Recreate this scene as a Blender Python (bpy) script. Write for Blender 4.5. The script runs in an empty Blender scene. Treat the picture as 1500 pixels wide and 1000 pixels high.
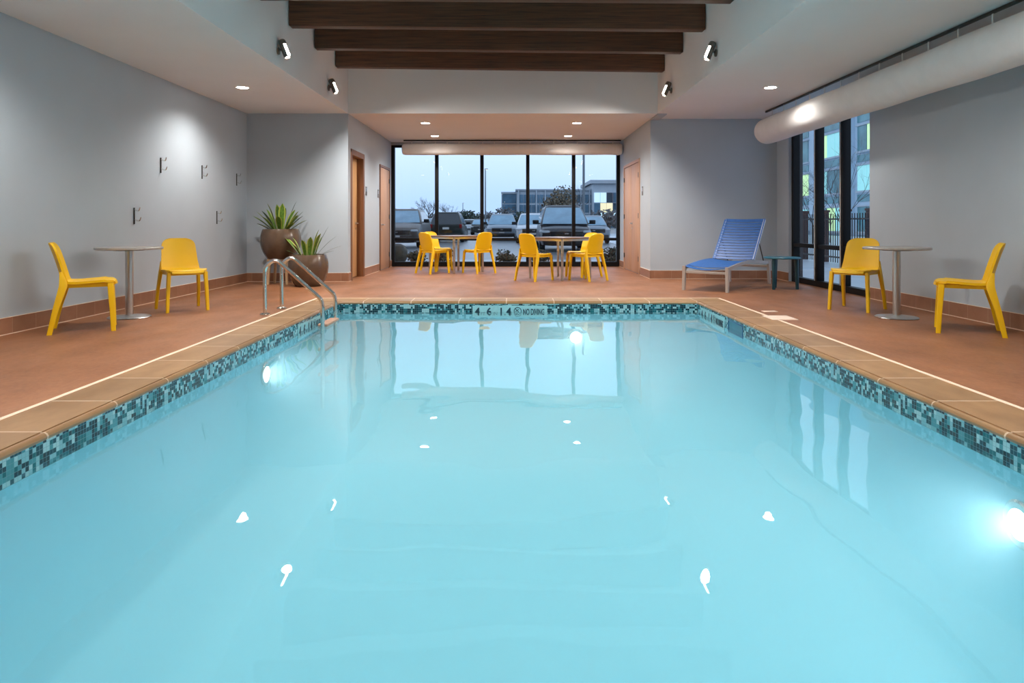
import bpy, bmesh, math, random
from mathutils import Vector, Matrix
R = math.radians
PI = math.pi
random.seed(7)
scene = bpy.context.scene
COL = scene.collection

# ------------------------------------------------------------------ materials
MATS = {}
def lin(r, g, b):
    f = lambda c: (c/255/12.92) if c/255 <= .04045 else ((c/255+.055)/1.055)**2.4
    return (f(r), f(g), f(b), 1)

def new_mat(name):
    m = bpy.data.materials.new(name); m.use_nodes = True
    nt = m.node_tree
    b = nt.nodes['Principled BSDF']
    MATS[name] = m
    return m, nt, b

def N(nt, t, **kw):
    n = nt.nodes.new(t)
    for k, v in kw.items():
        setattr(n, k, v)
    return n

def math_n(nt, op, a, b=None, c=None):
    n = N(nt, 'ShaderNodeMath', operation=op)
    for i, v in enumerate((a, b, c)):
        if v is None: continue
        if isinstance(v, (int, float)): n.inputs[i].default_value = v
        else: nt.links.new(v, n.inputs[i])
    return n.outputs[0]

def mix_c(nt, fac, a, b, mode='MIX'):
    n = N(nt, 'ShaderNodeMix', data_type='RGBA', blend_type=mode)
    for idx, v in ((0, fac), (6, a), (7, b)):
        if isinstance(v, (int, float)): n.inputs[idx].default_value = v
        elif isinstance(v, tuple): n.inputs[idx].default_value = v
        else: nt.links.new(v, n.inputs[idx])
    return n.outputs[2]

def coords(nt, scale=(1, 1, 1)):
    tc = N(nt, 'ShaderNodeTexCoord')
    mp = N(nt, 'ShaderNodeMapping')
    mp.inputs['Scale'].default_value = scale
    nt.links.new(tc.outputs['Object'], mp.inputs['Vector'])
    return mp.outputs[0]

def noise(nt, vec, scale, detail=4, rough=.55):
    n = N(nt, 'ShaderNodeTexNoise')
    n.inputs['Scale'].default_value = scale
    n.inputs['Detail'].default_value = detail
    n.inputs['Roughness'].default_value = rough
    nt.links.new(vec, n.inputs['Vector'])
    return n.outputs['Fac']

def ramp(nt, fac, stops, const=False):
    n = N(nt, 'ShaderNodeValToRGB')
    e = n.color_ramp.elements
    while len(e) < len(stops): e.new(.5)
    for i, (p, c) in enumerate(stops):
        e[i].position = p; e[i].color = c
    if const: n.color_ramp.interpolation = 'CONSTANT'
    nt.links.new(fac, n.inputs[0])
    return n.outputs[0]

def simple(name, col, rough=.5, metal=0., var=.08, scale=8., bump=0., stretch=(1, 1, 1), spec=None, coat=0.):
    m, nt, b = new_mat(name)
    v = coords(nt, stretch)
    f = noise(nt, v, scale)
    d = tuple(c*(1-var) for c in col[:3])+(1,)
    l = tuple(min(1, c*(1+var)) for c in col[:3])+(1,)
    c = ramp(nt, f, [(.3, d), (.7, l)])
    nt.links.new(c, b.inputs['Base Color'])
    b.inputs['Roughness'].default_value = rough
    b.inputs['Metallic'].default_value = metal
    if spec is not None: b.inputs['Specular IOR Level'].default_value = spec
    if coat: b.inputs['Coat Weight'].default_value = coat
    if bump:
        bp = N(nt, 'ShaderNodeBump'); bp.inputs['Strength'].default_value = bump; bp.inputs['Distance'].default_value = .01
        nt.links.new(noise(nt, v, scale*6, 3), bp.inputs['Height'])
        nt.links.new(bp.outputs[0], b.inputs['Normal'])
    return m

def emit(name, col, strength):
    m, nt, b = new_mat(name)
    b.inputs['Base Color'].default_value = col
    b.inputs['Emission Color'].default_value = col
    b.inputs['Emission Strength'].default_value = strength
    return m

def glassy(name, tint, ior, rough=0., bump=None):
    """thin clear sheet: see-through, mirror-like by Fresnel"""
    m, nt, b = new_mat(name)
    nt.nodes.remove(b)
    out = nt.nodes['Material Output']
    tr = N(nt, 'ShaderNodeBsdfTransparent'); tr.inputs[0].default_value = tint
    gl = N(nt, 'ShaderNodeBsdfGlossy'); gl.inputs['Roughness'].default_value = rough
    fr = N(nt, 'ShaderNodeLayerWeight'); fr.inputs[0].default_value = .5; f0 = ((ior-1)/(ior+1))**2
    mx = N(nt, 'ShaderNodeMixShader')
    if bump:
        bp = N(nt, 'ShaderNodeBump'); bp.inputs['Strength'].default_value = bump[0]; bp.inputs['Distance'].default_value = bump[1]
        v = coords(nt, bump[3])
        nt.links.new(noise(nt, v, bump[2], 2, .4), bp.inputs['Height'])
        nt.links.new(bp.outputs[0], gl.inputs['Normal']); nt.links.new(bp.outputs[0], fr.inputs['Normal'])
    nt.links.new(math_n(nt, 'MULTIPLY_ADD', math_n(nt, 'POWER', fr.outputs['Facing'], 5.), 1-f0, f0), mx.inputs[0]); nt.links.new(tr.outputs[0], mx.inputs[1]); nt.links.new(gl.outputs[0], mx.inputs[2])
    nt.links.new(mx.outputs[0], out.inputs['Surface'])
    return m

def sep_xyz(nt):
    tc = N(nt, 'ShaderNodeTexCoord'); s = N(nt, 'ShaderNodeSeparateXYZ')
    nt.links.new(tc.outputs['Object'], s.inputs[0]); return s.outputs

def joint_mask(nt, coord, period, phase, width):
    """1 on a thin joint line repeated along one axis"""
    a = math_n(nt, 'SUBTRACT', coord, phase)
    a = math_n(nt, 'DIVIDE', a, period)
    a = math_n(nt, 'FRACT', a)
    return math_n(nt, 'LESS_THAN', a, width/period)

def tile_mat(name, axis, base_d, base_l, grout, period, phase, width, rough, stretch, scale=5):
    m, nt, b = new_mat(name)
    v = coords(nt, stretch)
    c = ramp(nt, noise(nt, v, scale, 5, .6), [(.32, base_d), (.68, base_l)])
    s = sep_xyz(nt)
    # each tile a slightly different tone
    cell = math_n(nt, 'FLOOR', math_n(nt, 'DIVIDE', math_n(nt, 'SUBTRACT', s[axis], phase), period))
    wn = N(nt, 'ShaderNodeTexWhiteNoise', noise_dimensions='1D'); nt.links.new(cell, wn.inputs['W'])
    tone = math_n(nt, 'MULTIPLY_ADD', wn.outputs['Value'], .22, .89)
    cmb = N(nt, 'ShaderNodeCombineXYZ')
    for i in range(3): nt.links.new(tone, cmb.inputs[i])
    c = mix_c(nt, 1., c, cmb.outputs[0], 'MULTIPLY')
    c = mix_c(nt, joint_mask(nt, s[axis], period, phase, width), c, grout)
    nt.links.new(c, b.inputs['Base Color']); b.inputs['Roughness'].default_value = rough
    return m

WALL = simple('wall_paint', (.45, .515, .575, 1), .75, var=.02, scale=2, bump=.03, spec=.25)
CEIL = simple('ceiling_paint', (.80, .80, .80, 1), .9, var=.015, scale=1.5, spec=.2)
CREAM = simple('cream_grout', (.78, .60, .46, 1), .6, var=.05, scale=20)
BEAM = simple('dark_stained_timber', (.088, .036, .016, 1), .55, var=.55, scale=6, stretch=(.35, 9, 9), bump=.2)
YEL = simple('yellow_plastic', (.86, .515, .003, 1), .42, var=.03, scale=4, bump=.02)
STEEL = simple('brushed_steel', (.55, .54, .53, 1), .3, 1., var=.06, scale=30, stretch=(1, 1, .1))
STAIN = simple('polished_stainless', (.72, .72, .70, 1), .12, 1., var=.03, scale=10)
TTOP = simple('grey_laminate_top', (.36, .34, .32, 1), .28, var=.12, scale=25)
DTOP = simple('dark_laminate_top', (.16, .10, .075, 1), .3, var=.15, scale=12)
BLACK = simple('black_aluminium', (.006, .006, .007, 1), .45, var=.1, scale=5, spec=.18)
OAK = simple('oak_veneer', (.64, .38, .17, 1), .45, var=.22, scale=4, stretch=(6, 6, .5), bump=.03)
OAKD = simple('dark_oak_frame', (.20, .085, .035, 1), .45, var=.2, scale=4, stretch=(6, 6, .5))
OAKP = simple('pale_oak_frame', (.52, .30, .18, 1), .5, var=.12, scale=4, stretch=(6, 6, .5))
POT = simple('bronze_glaze', (.115, .072, .045, 1), .22, var=.2, scale=5, coat=.3)
SOIL = simple('soil', (.03, .02, .014, 1), .9, var=.4, scale=40, bump=.6)
STOOLW = simple('light_wood', (.62, .42, .24, 1), .5, var=.15, scale=5, stretch=(1, 8, 1))
BLUE = simple('blue_vinyl_strap', (.025, .115, .37, 1), .4, var=.1, scale=15)
LFRAME = simple('taupe_powder_coat', (.47, .42, .38, 1), .4, var=.05, scale=8)
TEAL = simple('teal_lacquer', (.008, .060, .082, 1), .3, var=.08, scale=6)
TEALT = simple('teal_table_top', (.02, .16, .24, 1), .3, var=.08, scale=6)
DUCT = simple('white_duct_fabric', (.76, .76, .76, 1), .85, var=.03, scale=6, bump=.1)
WHITE = simple('white_plastic', (.75, .74, .72, 1), .45, var=.03, scale=10)
DARKM = simple('dark_metal', (.05, .048, .045, 1), .35, .6, var=.15, scale=15)
BRONZE = simple('lamp_housing', (.22, .20, .18, 1), .35, .8, var=.1, scale=15)
LAMP = emit('lamp_lens', (1, .93, .82, 1), 22)
POOLL = emit('pool_lamp_lens', (.88, .98, 1, 1), 9)
GLASS = glassy('window_glass', (.93, .97, .98, 1), 1.45, 0.)
WATER = glassy('pool_water', (.97, .995, 1, 1), 1.33, .012, (.30, .05, 1.1, (1, .7, 1)))
def add_volume(m, sc, sd, ac, ad):
    nt = m.node_tree; out = nt.nodes['Material Output']
    a = N(nt, 'ShaderNodeVolumeScatter'); a.inputs['Color'].default_value = sc; a.inputs['Density'].default_value = sd; a.inputs['Anisotropy'].default_value = .35
    b = N(nt, 'ShaderNodeVolumeAbsorption'); b.inputs['Color'].default_value = ac; b.inputs['Density'].default_value = ad
    ad_ = N(nt, 'ShaderNodeAddShader'); nt.links.new(a.outputs[0], ad_.inputs[0]); nt.links.new(b.outputs[0], ad_.inputs[1])
    nt.links.new(ad_.outputs[0], out.inputs['Volume'])
add_volume(WATER, (.56, .90, .97, 1), .46, (.22, .86, .98, 1), .14)
MARKW = simple('marker_tile', (.34, .62, .66, 1), .25, var=.06, scale=30)
MARKT = simple('marker_ink', (.006, .035, .06, 1), .4, var=.1, scale=10)
SIGNM = simple('sign_plate', (.13, .115, .105, 1), .4, var=.1, scale=10)
SKIM = simple('skimmer_blue', (.01, .10, .22, 1), .3, var=.2, scale=10)
TREAD = simple('ladder_tread_plastic', (.52, .30, .20, 1), .4, var=.15, scale=12)

# deck
def make_deck():
    m, nt, b = new_mat('terracotta_deck')
    v = coords(nt, (1, .55, 1))
    c1 = ramp(nt, noise(nt, v, 1.6, 6, .65), [(.30, (.155, .058, .021, 1)), (.50, (.265, .103, .040, 1)), (.70, (.36, .150, .064, 1))])
    f2 = noise(nt, v, 38, 3, .6)
    c = mix_c(nt, .25, c1, ramp(nt, f2, [(.35, (.13, .05, .020, 1)), (.7, (.39, .175, .082, 1))]))
    nt.links.new(c, b.inputs['Base Color'])
    r = math_n(nt, 'MULTIPLY_ADD', noise(nt, v, 3, 4), .25, .36)
    nt.links.new(r, b.inputs['Roughness'])
    bp = N(nt, 'ShaderNodeBump'); bp.inputs['Strength'].default_value = .12; bp.inputs['Distance'].default_value = .005
    nt.links.new(f2, bp.inputs['Height']); nt.links.new(bp.outputs[0], b.inputs['Normal'])
    return m
DECK = make_deck()
COPY = tile_mat('coping_along', 1, (.23, .122, .050, 1), (.34, .195, .088, 1), (.62, .47, .34, 1), .571, 3.27, .012, .42, (1, .5, 1))
COPX = tile_mat('coping_across', 0, (.28, .152, .060, 1), (.38, .22, .095, 1), (.62, .47, .34, 1), .612, -.096, .012, .42, (.5, 1, 1))
BASEY = tile_mat('base_tile_along', 1, (.29, .135, .075, 1), (.36, .175, .10, 1), (.42, .25, .17, 1), .305, .1, .006, .4, (1, 1, 1))
BASEX = tile_mat('base_tile_across', 0, (.29, .135, .075, 1), (.36, .175, .10, 1), (.42, .25, .17, 1), .305, .1, .006, .4, (1, 1, 1))

def make_mosaic(name, axis):
    m, nt, b = new_mat(name)
    s = sep_xyz(nt)
    def cells(coord_a, coord_z, sa, sz, off):
        a = math_n(nt, 'DIVIDE', coord_a, sa); z = math_n(nt, 'DIVIDE', coord_z, sz)
        fa = math_n(nt, 'FLOOR', a); fz = math_n(nt, 'FLOOR', z)
        cv = N(nt, 'ShaderNodeCombineXYZ'); nt.links.new(fa, cv.inputs[0]); nt.links.new(fz, cv.inputs[1]); cv.inputs[2].default_value = off
        wn = N(nt, 'ShaderNodeTexWhiteNoise', noise_dimensions='3D'); nt.links.new(cv.outputs[0], wn.inputs['Vector'])
        ga = math_n(nt, 'LESS_THAN', math_n(nt, 'FRACT', a), .07); gz = math_n(nt, 'LESS_THAN', math_n(nt, 'FRACT', z), .07)
        return wn.outputs['Value'], math_n(nt, 'MAXIMUM', ga, gz)
    pal = [(0, (.003, .022, .038, 1)), (.28, (.006, .050, .075, 1)), (.42, (.008, .125, .15, 1)), (.54, (.06, .26, .30, 1)), (.62, (.22, .46, .52, 1)), (.82, (.36, .59, .63, 1))]
    v1, g1 = cells(s[axis], s[2], .0235, .0235, 0.)
    v2, g2 = cells(s[axis], s[2], .047, .047, 3.)
    v3, _ = cells(s[axis], s[2], .047, .047, 9.)
    c1 = ramp(nt, v1, pal, True); c2 = ramp(nt, v2, pal, True)
    c = mix_c(nt, math_n(nt, 'LESS_THAN', v3, .33), c1, c2)
    c = mix_c(nt, g1, c, (.15, .32, .36, 1))
    nt.links.new(c, b.inputs['Base Color']); b.inputs['Roughness'].default_value = .15
    return m
MOSY = make_mosaic('mosaic_along', 1)
MOSX = make_mosaic('mosaic_across', 0)
PLASTER = simple('pool_plaster', (.25, .62, .75, 1), .8, var=.012, scale=1.2, spec=.1)

# ------------------------------------------------------------------ mesh helpers
class MB:
    def __init__(self): self.bm = bmesh.new(); self.mats = []
    def _mi(self, m):
        if m is None: return 0
        if m not in self.mats: self.mats.append(m)
        return self.mats.index(m)
    def box(self, x0, x1, y0, y1, z0, z1, bev=0., m=None, seg=2, mat=None):
        """mat: 4x4 transform"""
        vs = [self.bm.verts.new((x, y, z)) for x in (x0, x1) for y in (y0, y1) for z in (z0, z1)]
        F = [(0, 1, 3, 2), (4, 6, 7, 5), (0, 4, 5, 1), (2, 3, 7, 6), (0, 2, 6, 4), (1, 5, 7, 3)]
        fs = [self.bm.faces.new([vs[i] for i in f]) for f in F]
        mi = self._mi(m)
        for f in fs: f.material_index = mi
        allv = vs
        if bev:
            es = list({e for f in fs for e in f.edges})
            r = bmesh.ops.bevel(self.bm, geom=es, offset=bev, segments=seg, affect='EDGES', profile=.5, material=-1)
            allv = list({v for f in r['faces'] for v in f.verts} | {v for v in vs if v.is_valid})
            for f in r['faces']: f.material_index = mi; f.smooth = True
            allv = [v for v in allv if v.is_valid]
        if mat is not None:
            for v in set(allv): v.co = mat @ v.co
        return self
    def ring_loft(self, rings, closed=True, cap=True, smooth=True, m=None):
        mi = self._mi(m)
        R_ = [[self.bm.verts.new(p) for p in r] for r in rings]
        n = len(R_[0])
        for a, b in zip(R_, R_[1:]):
            for i in range(n if closed else n-1):
                j = (i+1) % n
                try:
                    f = self.bm.faces.new((a[i], a[j], b[j], b[i])); f.smooth = smooth; f.material_index = mi
                except ValueError: pass
        if cap:
            for r in (R_[0], R_[-1]):
                try:
                    f = self.bm.faces.new(r); f.material_index = mi
                except ValueError: pass
        return R_
    def tube(self, pts, rad, n=12, cap=True, m=None, sx=1., sy=1.):
        """round tube along points; rad float or list"""
        pts = [Vector(p) for p in pts]
        rs = rad if isinstance(rad, (list, tuple)) else [rad]*len(pts)
        tang = []
        for i in range(len(pts)):
            a = pts[max(0, i-1)]; b = pts[min(len(pts)-1, i+1)]
            t = (b-a); tang.append(t.normalized() if t.length > 1e-9 else Vector((0, 0, 1)))
        up = Vector((0, 0, 1)) if abs(tang[0].z) < .9 else Vector((1, 0, 0))
        u = tang[0].cross(up).normalized()
        rings = []
        for i, p in enumerate(pts):
            t = tang[i]
            u = (u - t*u.dot(t)).normalized(); w = t.cross(u)
            rings.append([p+(u*math.cos(2*PI*k/n)*sx+w*math.sin(2*PI*k/n)*sy)*rs[i] for k in range(n)])
        self.ring_loft(rings, True, cap, True, m); return self
    def bar(self, pts, sizes, m=None, fwd=Vector((0, 1, 0))):
        """rounded rectangular bar; sizes (w, d) per point; d runs along fwd"""
        rings = []
        for p, (w, d) in zip(pts, sizes):
            p = Vector(p); r = .28
            side = Vector((fwd.y, -fwd.x, 0))
            sh = [(1, 1-r), (1-r, 1), (-(1-r), 1), (-1, 1-r), (-1, -(1-r)), (-(1-r), -1), (1-r, -1), (1, -(1-r))]
            rings.append([p+side*(a*w/2)+fwd*(b*d/2) for a, b in sh])
        self.ring_loft(rings, True, True, False, m); return self
    def lathe(self, prof, n=32, c=(0, 0, 0), m=None, cap=True, axis='z'):
        c = Vector(c); rings = []
        for r, z in prof:
            ring = []
            for k in range(n):
                a = 2*PI*k/n
                if axis == 'z': ring.append(c+Vector((r*math.cos(a), r*math.sin(a), z)))
                elif axis == 'x': ring.append(c+Vector((z, r*math.cos(a), r*math.sin(a))))
                else: ring.append(c+Vector((r*math.cos(a), z, r*math.sin(a))))
            rings.append(ring)
        self.ring_loft(rings, True, cap, True, m); return self
    def grid(self, rows, thick=None, m=None):
        """rows of points -> smooth sheet"""
        self.ring_loft(rings=rows, closed=False, cap=False, m=m); return self
    def poly(self, pts, m=None):
        f = self.bm.faces.new([self.bm.verts.new(p) for p in pts]); f.material_index = self._mi(m); return self
    def xform(self, M):
        bmesh.ops.transform(self.bm, matrix=M, verts=self.bm.verts); return self
    def build(self, name, mat=None, parent=None, normals=True, angle=35):
        if normals: bmesh.ops.recalc_face_normals(self.bm, faces=self.bm.faces)
        me = bpy.data.meshes.new(name); self.bm.to_mesh(me); self.bm.free()
        for mm in (self.mats or ([mat] if mat else [])): me.materials.append(mm)
        o = bpy.data.objects.new(name, me); COL.objects.link(o)
        try: me.set_sharp_from_angle(angle=R(angle))
        except Exception: pass
        if parent is not None: o.parent = parent
        return o

def tag(o, label=None, cat=None, group=None, kind=None):
    if label: o['label'] = label
    if cat: o['category'] = cat
    if group: o['group'] = group
    if kind: o['kind'] = kind
    return o
def empty(name, loc=(0, 0, 0), rz=0.):
    o = bpy.data.objects.new(name, None); COL.objects.link(o)
    o.location = loc; o.rotation_euler = (0, 0, rz); o.empty_display_size = .1
    return o
def children(o): return [c for c in bpy.data.objects if c.parent is o]
def copy_tree(o, parent=None):
    c = o.copy(); COL.objects.link(c)
    if parent is not None: c.parent = parent
    for ch in children(o): copy_tree(ch, c)
    return c
def struct(name, mb, mat=None, label=None, cat=None, **k):
    return tag(mb.build(name, mat, **k), label, cat, None, 'structure')
def light(name, typ, loc, energy, col, parent=None, rot=(0, 0, 0), **kw):
    l = bpy.data.lights.new(name, typ); l.energy = energy; l.color = col
    for k, v in kw.items(): setattr(l, k, v)
    o = bpy.data.objects.new(name, l); COL.objects.link(o); o.location = loc; o.rotation_euler = rot
    if parent is not None: o.parent = parent
    return o
def aim(d):
    """euler turning a lamp's -Z towards direction d"""
    return Vector(d).to_track_quat('-Z', 'Y').to_euler()

# ------------------------------------------------------------------ dimensions (metres, camera at 0,0,1)
XL, XR = -4.565, 4.75          # long walls
YBL, YBR = 11.69, 12.3         # short walls left and right of the bay
BL, BR = -2.83, 2.47           # bay walls = coffer sides
YW = 15.87                     # far window
ZC, ZK = 2.88, 3.92            # ceiling, coffer ceiling
YN = -3.2                      # wall behind the viewer
PX0, PX1, PY0, PY1 = -2.235, 2.36, .45, 8.76   # pool
CW = .385                      # coping width
ZW = -.135                     # water level

# ------------------------------------------------------------------ room shell
f = MB()
OX0, OX1, OY0, OY1 = PX0-CW, PX1+CW, PY0-CW, PY1+CW
for x0, x1, y0, y1 in ((XL-.1, OX0, YN, YW+.02), (OX1, XR+.1, YN, YW+.02), (OX0, OX1, OY1, YW+.02), (OX0, OX1, YN, OY0)):
    f.poly([(x0, y0, 0), (x1, y0, 0), (x1, y1, 0), (x0, y1, 0)])
    f.poly([(x0, y0, -.12), (x0, y1, -.12), (x1, y1, -.12), (x1, y0, -.12)])
bmesh.ops.remove_doubles(f.bm, verts=f.bm.verts, dist=.0005)
struct('floor', f, DECK, 'terracotta brown pool deck floor around the pool', 'floor', normals=False)

def wall(name, boxes, label):
    b = MB()
    for bx in boxes: b.box(*bx)
    return struct(name, b, WALL, label, 'wall')
T = .16
wall('wall_left', [(XL-T, XL, YN-T, YBL+T, -.1, ZC+.06)], 'long blue-grey left wall with towel hooks')
WR0, WR1, WRT = 9.1, 11.78, 2.80
wall('wall_right', [(XR, XR+T, YN-T, WR0, -.1, ZC+.06), (XR, XR+T, WR1, YBR+T, -.1, ZC+.06), (XR, XR+T, WR0, WR1, WRT, ZC+.06)], 'long grey right wall pierced by tall window')
wall('wall_back_left', [(XL, BL-T, YBL, YBL+T, -.1, ZC+.06)], 'grey short wall behind the potted plants')
wall('wall_back_right', [(BR+T, XR, YBR, YBR+T, -.1, ZC+.06)], 'grey short wall behind the blue lounger')
D1 = (11.92, 12.88)            # recessed door opening, left bay wall
wall('wall_bay_left', [(BL-T, BL, YBL, D1[0], -.1, ZC+.06), (BL-T, BL, D1[1], YW+.1, -.1, ZC+.06), (BL-T, BL, D1[0], D1[1], 2.25, ZC+.06)], 'left side wall of the window bay with two doors')
wall('wall_bay_right', [(BR, BR+T, YBR, YW+.1, -.1, ZC+.06), (BR, BR+T, YBL, YBR, ZC-.02, ZC+.06)], 'right side wall of the window bay with wide door')
wall('wall_header', [(BL, BR, YW-.03, YW+.1, 2.81, ZC+.06)], 'strip of wall above the far window')
wall('wall_rear', [(XL, XR, YN-T, YN, -.1, ZC+.06)], 'plain end wall facing the far window')

c = MB()
YC0 = -.6
c.box(XL-T, BL, YN-T, YBL+T, ZC, ZC+.12)
c.box(BR, XR+T, YN-T, YBR+T, ZC, ZC+.12)
c.box(BL, BR, YBL, YW+.12, ZC, ZC+.12)
c.box(BL, BR, YN-T, YC0, ZC, ZC+.12)
c.box(BL-.1, BL, YC0-.1, YBL+.1, ZC+.12, ZK); c.box(BR, BR+.1, YC0-.1, YBL+.1, ZC+.12, ZK)
c.box(BL, BR, YBL, YBL+.1, ZC+.12, ZK); c.box(BL, BR, YC0-.1, YC0, ZC+.12, ZK)
c.box(BL-.1, BR+.1, YC0-.1, YBL+.1, ZK, ZK+.1)
struct('ceiling', c, CEIL, 'white ceiling with raised coffer over the pool', 'ceiling')

# tiled bases along the walls, with a pale joint at the floor
def base(name, segs, label):
    b = MB()
    for (x0, x1, y0, y1) in segs:
        along = (y1-y0) > (x1-x0)
        b.box(x0, x1, y0, y1, .008, .150, m=BASEY if along else BASEX)
        e = .004
        b.box(x0-e, x1+e, y0-e, y1+e, .0, .008, m=CREAM)
        b.box(x0-.001, x1+.001, y0-.001, y1+.001, .150, .154, m=CREAM)
    struct(name, b, None, label, 'baseboard')
base('baseboard_left', [(XL, XL+.014, YN, YBL)], 'terracotta tile base along the left wall')
base('baseboard_right', [(XR-.014, XR, YN, WR0), (XR-.014, XR, WR1, YBR)], 'terracotta tile base along the right wall')
base('baseboard_back_left', [(XL+.014, BL, YBL-.014, YBL)], 'terracotta tile base behind the potted plants')
base('baseboard_back_right', [(BR, XR-.014, YBR-.014, YBR)], 'terracotta tile base behind the blue lounger')
base('baseboard_bay_left', [(BL, BL+.014, YBL-.014, D1[0]-.07), (BL, BL+.014, D1[1]+.07, 14.36), (BL, BL+.014, 15.62, YW-.05)], 'terracotta tile base between the two oak doors')
base('baseboard_bay_right', [(BR-.014, BR, YBR-.014, 13.26), (BR-.014, BR, 15.22, YW-.05)], 'terracotta tile base beside the wide pinkish door')

# ------------------------------------------------------------------ pool
def rrect(x0, x1, y0, y1, r, z, n=6):
    pts = []
    for cx, cy, a0 in ((x1-r, y1-r, 0), (x0+r, y1-r, 90), (x0+r, y0+r, 180), (x1-r, y0+r, 270)):
        for k in range(n+1):
            a = R(a0+90*k/n); pts.append((cx+r*math.cos(a), cy+r*math.sin(a), z))
    return pts
p = MB()
rings = []
for z in (-.035, -.165, -.45, -.70): rings.append((0, z))
CR = .46
for k in range(1, 13):
    a = R(90*k/12); rings.append((CR*(1-math.cos(a)), -.70-CR*math.sin(a)))
rr = [rrect(PX0+i, PX1-i, PY0+i, PY1-i, .035+i*.6, z) for i, z in rings]
V = p.ring_loft(rr, True, False, True, PLASTER)
fl = p.bm.faces.new(V[-1]); fl.material_index = 0
p._mi(MOSY); p._mi(MOSX)
p.bm.faces.ensure_lookup_table()
for fc in p.bm.faces:
    ce = fc.calc_center_median(); 
    if ce.z > -.164 and ce.z < -.03:
        fc.normal_update()
        fc.material_index = 1 if abs(fc.normal.x) > abs(fc.normal.y) else 2
bmesh.ops.recalc_face_normals(p.bm, faces=p.bm.faces)
for fc in p.bm.faces: fc.normal_flip()
struct('pool_basin', p, None, 'pale turquoise pool basin with mosaic tile waterline band', 'pool', normals=False)

w = MB()
wr = [rrect(PX0-.003, PX1+.003, PY0-.003, PY1+.003, .035, ZW)]
for i, z in rings:
    if z < ZW-.01: wr.append(rrect(PX0+i-.003, PX1-i+.003, PY0+i-.003, PY1-i+.003, .035+i*.6, z-.003))
w.ring_loft(wr, True, True, False)
struct('pool_water', w, WATER, 'still turquoise pool water', 'water')

cp = MB()
def coping(x0, x1, y0, y1, side, m):
    """flat stone with a rounded nose on the pool side, profile swept along the edge"""
    prof = [(0, -.06), (0, .0), (CW-.032, .0), (CW-.031, -.005), (CW-.027, -.004), (CW-.014, -.003), (CW-.003, -.010), (CW+.003, -.022), (CW, -.034), (CW-.012, -.042), (CW-.05, -.045)]
    r0, r1 = [], []
    for d, z in prof:
        if side == 'L': r0.append((x0+d, y0, z)); r1.append((x0+d, y1, z))
        if side == 'R': r0.append((x1-d, y0, z)); r1.append((x1-d, y1, z))
        if side == 'F': r0.append((x0, y1-d, z)); r1.append((x1, y1-d, z))
        if side == 'N': r0.append((x0, y0+d, z)); r1.append((x1, y0+d, z))
    cp.ring_loft([r0, r1], True, True, False, m)
coping(OX0, PX0, PY0, PY1, 'L', COPY); coping(PX1, OX1, PY0, PY1, 'R', COPY)
coping(OX0, OX1, PY1, OY1, 'F', COPX); coping(OX0, OX1, OY0, PY0, 'N', COPX)
g = .017
cp.box(OX0-g, OX0+g, OY0, OY1, -.01, .002, m=CREAM); cp.box(OX1-g, OX1+g, OY0, OY1, -.01, .002, m=CREAM)
cp.box(OX0, OX1, OY1-g, OY1+g, -.01, .002, m=CREAM); cp.box(OX0, OX1, OY0-g, OY0+g, -.01, .002, m=CREAM)
struct('pool_coping', cp, None, 'tan stone coping with pale joints around the pool', 'coping')

# depth markers on the waterline band
def text(name, body, size, mat, parent, loc, rot, xs=1.):
    cu = bpy.data.curves.new(name, 'FONT'); cu.body = body; cu.size = size; cu.extrude = .0012
    cu.align_x = 'LEFT'; cu.align_y = 'BOTTOM_BASELINE'; cu.offset = size*.022
    cu.materials.append(mat)
    t = bpy.data.objects.new(name, cu); COL.objects.link(t)
    bpy.context.view_layer.update()
    me = bpy.data.meshes.new_from_object(t.evaluated_get(bpy.context.evaluated_depsgraph_get()))
    bpy.data.objects.remove(t); bpy.data.curves.remove(cu)
    M = Matrix.Translation(loc) @ Matrix.Rotation(rot[0], 4, 'X') @ Matrix.Diagonal((xs, 1, 1, 1))
    me.transform(M)
    o = bpy.data.objects.new(name, me); COL.objects.link(o); o.parent = parent
    if not me.materials: me.materials.append(mat)
    return o
def marker(loc, rz, label):
    root = empty('depth_marker', loc, rz)
    tag(root, label, 'pool sign', 'depth markers on the waterline tiles')
    L = .96
    MB().box(-L/2, L/2, -.006, .0, -.195, -.055).build('plate', MARKW, root)
    rot = (R(90), 0, 0); y = -.0075; z = -.176
    x = -L/2+.03
    for s, sz, dz, dx in (('4', .135, 0, .075), ('FT', .055, .052, .075), ('6', .135, 0, .085), ('IN', .055, .052, .07), ('1.4', .135, 0, .128), ('M', .055, .052, .062)):
        text('lettering', s, sz, MARKT, root, (x, y, z), rot); x += dx
    cx, cz, r = x+.055, -.124, .05
    m = MB(); n = 28
    o_ = [(cx+r*math.cos(2*PI*k/n), y, cz+r*math.sin(2*PI*k/n)) for k in range(n)]
    i_ = [(cx+(r-.009)*math.cos(2*PI*k/n), y, cz+(r-.009)*math.sin(2*PI*k/n)) for k in range(n)]
    m.ring_loft([o_, i_], True, False, False)
    m.box(-r*.95, r*.95, -.0012, .0012, -.0045, .0045, mat=Matrix.Translation((cx, y, cz)) @ Matrix.Rotation(R(45), 4, 'Y'))
    m.box(-.026, .026, -.0012, .0012, -.004, .004, mat=Matrix.Translation((cx-.006, y, cz+.008)) @ Matrix.Rotation(R(-35), 4, 'Y'))
    m.build('no_diving_symbol', MARKT, root)
    text('lettering', 'NO DIVING', .105, MARKT, root, (cx+.068, y, z+.006), rot, .50)
    return root
marker((-.045, PY1-.0005, 0), 0, 'pale depth marker reading 4FT 6IN 1.4M NO DIVING on the far pool edge')
marker((PX0+.0005, 7.55, 0), R(90), 'pale depth marker on the tile band beside the ladder')
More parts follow.
